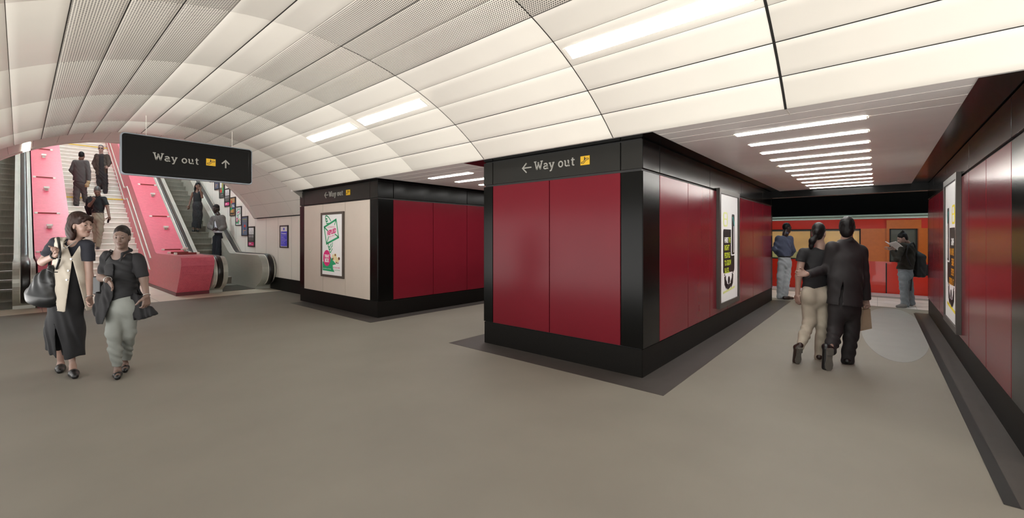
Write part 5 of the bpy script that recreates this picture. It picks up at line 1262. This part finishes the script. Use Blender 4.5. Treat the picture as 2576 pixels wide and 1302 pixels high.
# --- people on the stairs -----------------------------------------------------------
def stair_z(i): return RISE * (i + 1)
def suit_men():
    z = stair_z(13); p = Person('man in grey suit climbing the stairs, seen from behind', (200, 519), 14.94, z, .010, sq=.62, hw=.84)
    J = p.J; p.head(205.5, 391, 0, 165, 2, 0, 1.20); b = p.body; p.build_head(False, False)
    nb = J(204, 399, 0); b.cone(p.hp(0, -.02, -.07), nb, .058, .065, .03, .9); b.cone(nb, J(203, 412, 0), .045, .055, .04, .7)
    shL, shR = J(188.5, 407, 0), J(218.5, 408, 0); elL, wrL = J(180, 428, -.05), J(187, 438, .0); elR, wrR = J(223, 430, .0), J(224, 453, -.06)
    b.chain([shL, elL, wrL], [.05, .04, .03], .02, .8); b.chain([shR, elR, wrR], [.05, .04, .03], .02, .8); p.hand(wrR, (.0, .1, -1), (-.3, 1, 0), 60, 1.0, -1); p.hand(wrL, (.6, .1, -.8), (-.3, 1, 0), 30, .9, 1)
    b.chain([J(195, 455, 0), J(193, 484, 0), J(192, 512, .0)], [.05, .038, .03], .02, .8); b.chain([J(210, 455, 0), J(211, 480, -.06 + .2), J(214.5, 502, .24)], [.05, .038, .03], .02, .8)
    p.finish_body('skin_tan')
    v = Vol(.010); v.chain([J(191, 408, 0), J(216, 409, 0)], [.075, .075], .04, .8); v.chain([J(203, 418, 0), J(202, 435, 0), J(200.5, 457, 0)], [.205, .195, .215], .06, .62); v.chain([shL, elL, J(187, 438, .0)], [.078, .072, .062], .03, .75); v.chain([shR, elR, J(224, 452, -.05)], [.075, .068, .058], .03, .75)
    v.ell(nb + (0, -.02, .07), (.07, .08, .05), None, .01, True); cutline(v, J(180, 451), J(218, 461), J(200, 480)); v.fold(ripple((4, 3, 5), 1.0), .002); p.part('suit_jacket', v, 'cloth_suit_grey')
    v = Vol(.010); v.chain([J(202, 450, 0), J(202, 460, 0)], [.165, .17], .05, .65); v.chain([J(194, 461, 0), J(193, 484, 0), J(192, 514, .0)], [.110, .098, .085], .03, .75); v.chain([J(209, 461, .02), J(211, 482, .12), J(214.5, 504, .22)], [.105, .09, .075], .03, .75); v.fold(ripple((5, 3, 7), 1.0), .004); p.part('trousers', v, 'cloth_suit_grey')
    low_shoe(p, G(p, 192, -.06), G(p, 193.5, .12), 'shoe_black', .045, None, .0, z0=.003); q = RISE; low_shoe(p, G(p, 214, .20) + U * q, G(p, 216, .42) + U * q, 'shoe_black', .045, None, 0, z0=.003)
    hair_cap(p, 'hair_black', (.074, .096, .084), (0, -.016, .036), amp=.0, nape='short')
    v = Vol(.009); v.chain([J(223, 457, -.08), J(218.5, 466, -.10)], [.05, .07], .03, .7); v.fold(ripple((7, 5, 9), 1.0), .006); V, Q = v.mesh(); o = p.place('paper_bag', mesh_from('paper_bag', V, Q, ['paper_cream'])); tag(o, 'small crumpled cream paper bag in the hand of the grey suited man', 'bag')
    # man in the dark jacket coming down
    z = stair_z(16); p = Person('grey haired man in dark brown jacket and sunglasses coming down the stairs', (262, 488), 16.2, z, .010, sq=.62, hw=.84)
    J = p.J; p.head(254, 373.5, 0, -5, 4, 0, 1.26); b = p.body; p.build_head(False, True)
    nb = J(254.5, 386, 0); b.cone(p.hp(0, -.02, -.07), nb, .056, .062, .03, .9)
    shL, shR = J(243.5, 391, 0), J(270, 392, 0); elL, wrL = J(236.5, 410, .02), J(241, 423, -.08); elR, wrR = J(275.5, 408, .0), J(271.5, 417, -.10)
    b.chain([J(256, 400, 0), J(256, 430, 0)], [.14, .14], .04, .62); b.chain([shL, elL, wrL], [.05, .04, .03], .02, .8); b.chain([shR, elR, wrR], [.05, .04, .03], .02, .8); p.hand(wrR, (-.25, -.3, -.9), (-.6, -.6, .2), 55, 1.0, 1); p.hand(wrL, (.5, .1, -.8), (-.3, 1, 0), 30, .9, 1)
    b.chain([J(250, 438, 0), J(250, 460, 0), J(252, 482, .28)], [.05, .038, .03], .02, .8); b.chain([J(263, 438, 0), J(264.5, 460, 0), J(265, 481, .02)], [.05, .038, .03], .02, .8)
    p.finish_body('skin_light')
    v = Vol(.010); v.chain([J(256, 396, 0), J(255.5, 430, 0)], [.150, .150], .05, .64); v.ell(nb + (0, -.02, .05), (.05, .07, .045), None, .01, True); p.part('shirt', v, 'cloth_charcoal')
    v = Vol(.010); v.chain([J(246, 392, 0), J(267, 393, 0)], [.07, .07], .04, .8); v.chain([J(256, 402, 0), J(255.5, 418, 0), J(255, 436, 0)], [.195, .195, .205], .06, .62); v.chain([shL, elL, J(241, 423, -.08)], [.074, .07, .062], .03, .75); v.chain([shR, elR, J(272.5, 416, -.09)], [.074, .068, .06], .03, .75)
    wedgeline(v, [(J(250, 384, -.11), J(248, 445, -.11)), (J(260.5, 384, -.11), J(262, 445, -.11))], J(255, 420, -.11), .0); v.ell(nb + (0, 0, .05), (.06, .10, .05), None, .01, True); cutline(v, J(240, 434), J(252, 440), J(246, 460)); cutline(v, J(255, 441), J(275, 435), J(264, 460)); v.fold(ripple((4, 3, 5), 1.0), .004); p.part('jacket', v, 'cloth_suit_brown')
    v = Vol(.010); v.chain([J(255.5, 425, 0), J(256, 440, 0)], [.155, .165], .05, .65); v.chain([J(249.5, 441, 0), J(250, 460, .0), J(252, 482, .24)], [.105, .092, .08], .03, .75); v.chain([J(263, 441, 0), J(264.5, 460, 0), J(265, 482, .0)], [.105, .092, .08], .03, .75); v.fold(ripple((5, 3, 7), 1.0), .004); p.part('trousers', v, 'cloth_charcoal')
    low_shoe(p, G(p, 265, .08), G(p, 265, -.12), 'shoe_black', .047, None, 0, z0=.003); low_shoe(p, G(p, 252, .42) + U * RISE, G(p, 252, .22) + U * RISE, 'shoe_black', .047, None, 0, z0=.003)
    hair_cap(p, 'hair_grey', (.073, .095, .084), (0, -.018, .038), amp=.001, nape='short')
    m = MB(); 
    for q in (-1, 1): m.tube([tuple(p.hp(q * .031, .086, .004)), tuple(p.hp(q * .031, .094, .003))], .022, 'glass_dark', 10)
    m.tube([tuple(p.hp(-.07, .0, .01)), tuple(p.hp(-.05, .085, .01)), tuple(p.hp(0, .094, .008)), tuple(p.hp(.05, .085, .01)), tuple(p.hp(.07, .0, .01))], .004, 'glass_dark', 6); m.build('sunglasses').parent = p.root
    # man in the black polo shirt
    z = stair_z(5); p = Person('man in black polo shirt and khaki trousers coming down with jacket over shoulder', (246, 626), 13.53, z, .009, sq=.62, hw=.84)
    J = p.J; p.head(245, 481, -.05, -6, 30, 0, 1.24); b = p.body; p.build_head(False, True)
    nb = J(248, 493, 0); b.cone(p.hp(0, -.03, -.06), nb, .058, .064, .03, .9)
    shL, shR = J(231, 500, .0), J(262, 500, 0); elL, wrL = J(225, 517, -.12), J(235.5, 504, -.22); elR, wrR = J(270, 520, .0), J(275, 545, -.08)
    b.chain([J(247, 510, 0), J(247, 540, 0)], [.15, .14], .04, .62); b.chain([shL, elL, wrL], [.055, .046, .030], .02, .8); b.chain([shR, elR, wrR], [.055, .044, .030], .02, .8); p.hand(wrL, (.55, -.1, .8), (-.8, .2, .5), 80, 1.0, 1); p.hand(wrR, (.05, -.1, -1), (-.5, -.8, 0), 45, 1.0, 1)
    b.chain([J(239, 550, 0), J(240, 580, .12), J(241, 609, .30)], [.05, .038, .03], .02, .8); b.chain([J(254, 550, 0), J(252, 580, -.02), J(246.5, 617, .02)], [.05, .038, .03], .02, .8)
    p.finish_body('skin_tan', None, 'hair_grey')
    v = Vol(.009); v.chain([J(234, 500, 0), J(260, 500, 0)], [.075, .075], .04, .8); v.chain([J(247, 511, 0), J(246, 522, 0), J(245.5, 534, 0)], [.180, .172, .160], .05, .64); v.chain([shL, J(227.5, 511, -.06)], [.075, .075], .03, .8); v.chain([shR, J(267.5, 514, 0)], [.074, .072], .03, .8); sleevecut(v, shL, J(226.5, 513, -.08), .13); sleevecut(v, shR, J(268, 516, 0), .13)
    v.ell(nb + (0, -.02, .045), (.065, .08, .045), None, .01, True); cutline(v, J(230, 532), J(264, 533), J(246, 560)); v.chain([nb + (-.06, -.03, .0), nb + (0, -.08, -.03), nb + (.06, -.03, .0)], [.018, .018, .018], .01, .8); v.fold(ripple((4, 3, 5), 1.0), .003); p.part('polo_shirt', v, 'cloth_black')
    v = Vol(.009); v.chain([J(246, 532, 0), J(246, 548, 0)], [.160, .168], .05, .65); v.chain([J(239, 550, 0), J(240, 580, .10), J(241.5, 606, .27)], [.098, .082, .066], .03, .75); v.chain([J(253.5, 550, 0), J(251.5, 580, -.02), J(246.5, 618, .0)], [.104, .088, .070], .03, .75); v.fold(ripple((6, 3, 6), 1.0), .005); p.part('trousers', v, 'cloth_khaki')
    v = Vol(.008); v.chain([J(246, 532.5, 0), J(246, 535, 0)], [.176, .176], .02, .65); v.cut(J(246, 535, 0), (0, 0, -1)); v.cut(J(246, 532, 0), (0, 0, 1)); p.part('belt', v, 'leather_black')
    low_shoe(p, G(p, 246, .06), G(p, 246, -.15), 'shoe_black', .048, None, 0, z0=.003); low_shoe(p, G(p, 241, .46) + U * RISE, G(p, 240.5, .25) + U * RISE, 'shoe_black', .046, None, 0, z0=.003)
    hair_cap(p, 'hair_grey', (.077, .098, .088), (0, -.02, .042), amp=.002, nape='short')
    v = Vol(.009); v.chain([J(238, 497, .02), J(228, 503, .10), J(226, 520, .14), J(226, 537, .14)], [.05, .10, .12, .09], .05, .5); v.fold(ripple((9, 4, 3), 1.0), .008); cutline(v, J(218, 540), J(236, 535), J(228, 560)); V, Q = v.mesh(); V = smooth_verts(V, Q, 1, .4); o = p.place('jacket', mesh_from('jacket', V, Q, ['cloth_black'])); tag(o, 'black jacket slung over the shoulder of the man in the polo shirt', 'jacket')
    o = MB().prism(rrect(-.025, -.06, .025, .06, .012), (-.008, .008), 'glass_dark', frame(tuple(wrR + (.0, -.035, -.13)), (1, 0, .1), (0, .2, 1))).build('phone'); o.location = p.loc; o.rotation_euler = (0, 0, -TH); tag(o, 'black phone in the lowered hand of the man in the polo shirt', 'phone')
suit_men()

# --- women on the escalator ----------------------------------------------------------
def escalator_women():
    p = Person('woman with long dark hair in black vest and patterned long skirt on the escalator', (490, 585), 15.0, .2078 * 8 + .012, .009, sq=.66, hw=.87)
    J = p.J; p.head(498, 468, 0, 10, 8, 0, 1.10); b = p.body; p.build_head(True, True)
    nb = J(496, 480, 0); b.cone(p.hp(0, -.02, -.07), nb, .046, .05, .03, .9); b.cone(nb, J(496, 488, 0), .045, .055, .04, .65)
    shL, shR = J(485.5, 485, 0), J(507, 484, 0); elL, wrL = J(480, 501, .02), J(475.5, 517, -.05); elR, wrR = J(508.5, 496, -.05), J(503.5, 476, -.12)
    b.chain([shL, elL, wrL], [.042, .034, .024], .02, .85); b.chain([shR, elR, wrR], [.042, .034, .024], .02, .85); p.hand(wrL, (0, -.1, -1), (-.4, -.9, 0), 25, .95, 1); p.hand(wrR, (-.3, .1, .95), (.6, .5, .1), 45, .9, -1)
    b.chain([J(496, 490, 0), J(497, 515, 0)], [.11, .11], .04, .65)
    aL, aR = J(487, 573, .10), J(497, 577, -.05); b.chain([J(493, 530, 0), aL], [.06, .03], .02, .8); b.chain([J(501, 530, 0), aR], [.06, .03], .02, .8)
    hL, tL, hR, tR = G(p, 487, .12), G(p, 487, -.08), G(p, 496, -.0), G(p, 498.5, -.14)
    bare_foot(p, aL, hL, tL); bare_foot(p, aR, hR, tR); p.finish_body('skin_tan', None, 'hair_black')
    v = Vol(.009); v.chain([J(489, 485, 0), J(504, 484, 0)], [.045, .045], .04, .8); v.chain([J(496.5, 492, 0), J(496.5, 500, 0), J(496.5, 510, 0)], [.130, .118, .132], .05, .66); wedgeline(v, [(J(491, 478, -.08), J(496, 486.5, -.08)), (J(500, 478, -.08), J(496, 486.5, -.08))], J(496, 480, -.08), .0); cutline(v, J(485, 509), J(510, 508), J(497, 520)); p.part('vest_top', v, 'cloth_black')
    v = Vol(.009); v.chain([J(496.5, 505, 0), J(497, 518, 0), J(497, 540, 0), J(494, 572, -.02)], [.125, .150, .155, .150], .05, .66); cutline(v, J(480, 569), J(506, 574), J(494, 590)); v.fold(ripple((12, 4, 2), 1.0, 0, lambda X, Y, Z: np.clip((.9 - Z) * 1.5, 0, 1)), .008); p.part('skirt', v, 'cloth_pattern')
    low_shoe(p, hL, tL, 'shoe_black', .042, None, 0, z0=.002); low_shoe(p, hR, tR, 'shoe_black', .042, None, 0, z0=.002)
    hair_cap(p, 'hair_black', (.080, .100, .088), (0, -.022, .042), extra=lambda v: (p.hell(v, (-.02, -.075, -.09), (.078, .050, .15), .04), v.chain([p.hp(-.075, -.02, .0), p.hp(-.085, -.01, -.10), p.hp(-.09, .0, -.20)], [.028, .03, .016], .02)), face=(.060, .060, .085), fc=(0, .092, -.030), amp=.003)
    p = Person('woman in grey jumper and dark trousers standing low on the escalator, looking left', (546, 700), 14.32, .2078 * 4 + .012, .009, sq=.66, hw=.87)
    J = p.J; p.head(543.5, 524.5, 0, -48, 10, 0, 1.24); b = p.body; p.build_head(True, True)
    nb = J(549, 539, 0); b.cone(p.hp(0, -.02, -.07), nb, .050, .058, .03, .9); b.cone(nb, J(549, 548, 0), .045, .055, .04, .7)
    shL, shR = J(536, 548, 0), J(561, 547, 0); elL, wrL = J(528, 570, -.02), J(539, 576, -.20); elR, wrR = J(564, 572, -.02), J(551, 577, -.20)
    b.chain([shL, elL, wrL], [.046, .038, .027], .02, .85); b.chain([shR, elR, wrR], [.046, .038, .027], .02, .85); p.hand(wrL, (.9, -.2, -.1), (0, .2, 1), 40, .95, 1); p.hand(wrR, (-.9, -.2, -.1), (0, .2, 1), 40, .95, -1)
    b.chain([J(549, 552, 0), J(549, 590, 0)], [.12, .12], .04, .65); b.chain([J(541, 595, 0), J(540, 650, -.08), J(539, 688, -.1)], [.045, .034, .027], .02, .8); b.chain([J(552, 595, 0), J(550, 650, -.1), J(548.5, 688, -.12)], [.045, .034, .027], .02, .8)
    p.finish_body('skin_dark', None, 'hair_black')
    v = Vol(.009); v.chain([J(549, 560, 0), J(549, 586, 0)], [.135, .145], .05, .68); cutline(v, J(530, 585.5), J(570, 585), J(548, 600)); p.part('tee_shirt', v, 'cloth_white')
    v = Vol(.009); v.chain([J(539, 546, 0), J(559, 545, 0)], [.06, .06], .04, .8); v.chain([J(549, 554, 0), J(549, 570, 0), J(550, 584, 0)], [.165, .165, .170], .05, .66); v.chain([shL, elL, J(537, 576, -.17)], [.075, .085, .065], .03, .8); v.chain([shR, elR, J(553, 577, -.17)], [.075, .085, .065], .03, .8)
    v.ell(nb + (0, 0, .045), (.09, .10, .05), None, .012, True); cutline(v, J(525, 580), J(572, 581), J(548, 600)); wedgeline(v, [(J(538, 564, -.12), J(533, 590, -.12)), (J(543, 562, -.12), J(552, 590, -.12))], J(542, 585, -.12), -.02); v.fold(ripple((5, 4, 5), 1.0), .004); p.part('jumper', v, 'knit_grey')
    v = Vol(.009); v.chain([J(549, 582, 0), J(549, 594, 0)], [.118, .122], .05, .68); v.chain([J(542, 598, 0), J(540, 645, -.08), J(539, 694, -.1)], [.088, .080, .080], .03, .8); v.chain([J(553, 598, -.03), J(550, 645, -.10), J(548.5, 694, -.12)], [.088, .080, .080], .03, .8); v.cut((0, 0, .02), (0, 0, -1)); v.fold(ripple((7, 3, 4), 1.0), .004); p.part('trousers', v, 'cloth_darknavy')
    low_shoe(p, G(p, 539, .02), G(p, 539, -.16), 'shoe_black', .038, None, 0, z0=.002); low_shoe(p, G(p, 548.5, .0), G(p, 548.5, -.17), 'shoe_black', .038, None, 0, z0=.002)
    hair_cap(p, 'hair_black', (.074, .096, .084), (0, -.018, .038), amp=.001)
    v = Vol(.008); p.hell(v, (0, -.012, .072), (.082, .100, .016), .01); p.part('hairband', v, 'cloth_charcoal')
escalator_women()
# ------------------------------------------------------------------ world and view
w = bpy.data.worlds.new('world'); S.world = w; w.use_nodes = True
N, L = w.node_tree.nodes, w.node_tree.links
bg = N['Background']; bg.inputs['Color'].default_value = (1.0, .98, .947, 1)
tc = N.new('ShaderNodeTexCoord'); sx = N.new('ShaderNodeSeparateXYZ'); L.new(tc.outputs['Generated'], sx.inputs[0])
mr = N.new('ShaderNodeMapRange'); mr.inputs['From Min'].default_value = -.25; mr.inputs['From Max'].default_value = .2; mr.inputs['To Min'].default_value = 3.0; mr.inputs['To Max'].default_value = .7  # world made brighter below the horizon, an added uplight for the vault
L.new(sx.outputs['Z'], mr.inputs['Value']); L.new(mr.outputs['Result'], bg.inputs['Strength'])
S.view_settings.view_transform = 'Standard'; S.view_settings.look = 'None'; S.view_settings.exposure = 1.15; S.view_settings.gamma = 1.0
S.view_settings.use_curve_mapping = False
S.cycles.max_bounces = 10; S.cycles.diffuse_bounces = 6; S.cycles.glossy_bounces = 4; S.cycles.transparent_max_bounces = 8
S.cycles.use_denoising = True
S.cycles.caustics_reflective = False; S.cycles.caustics_refractive = False
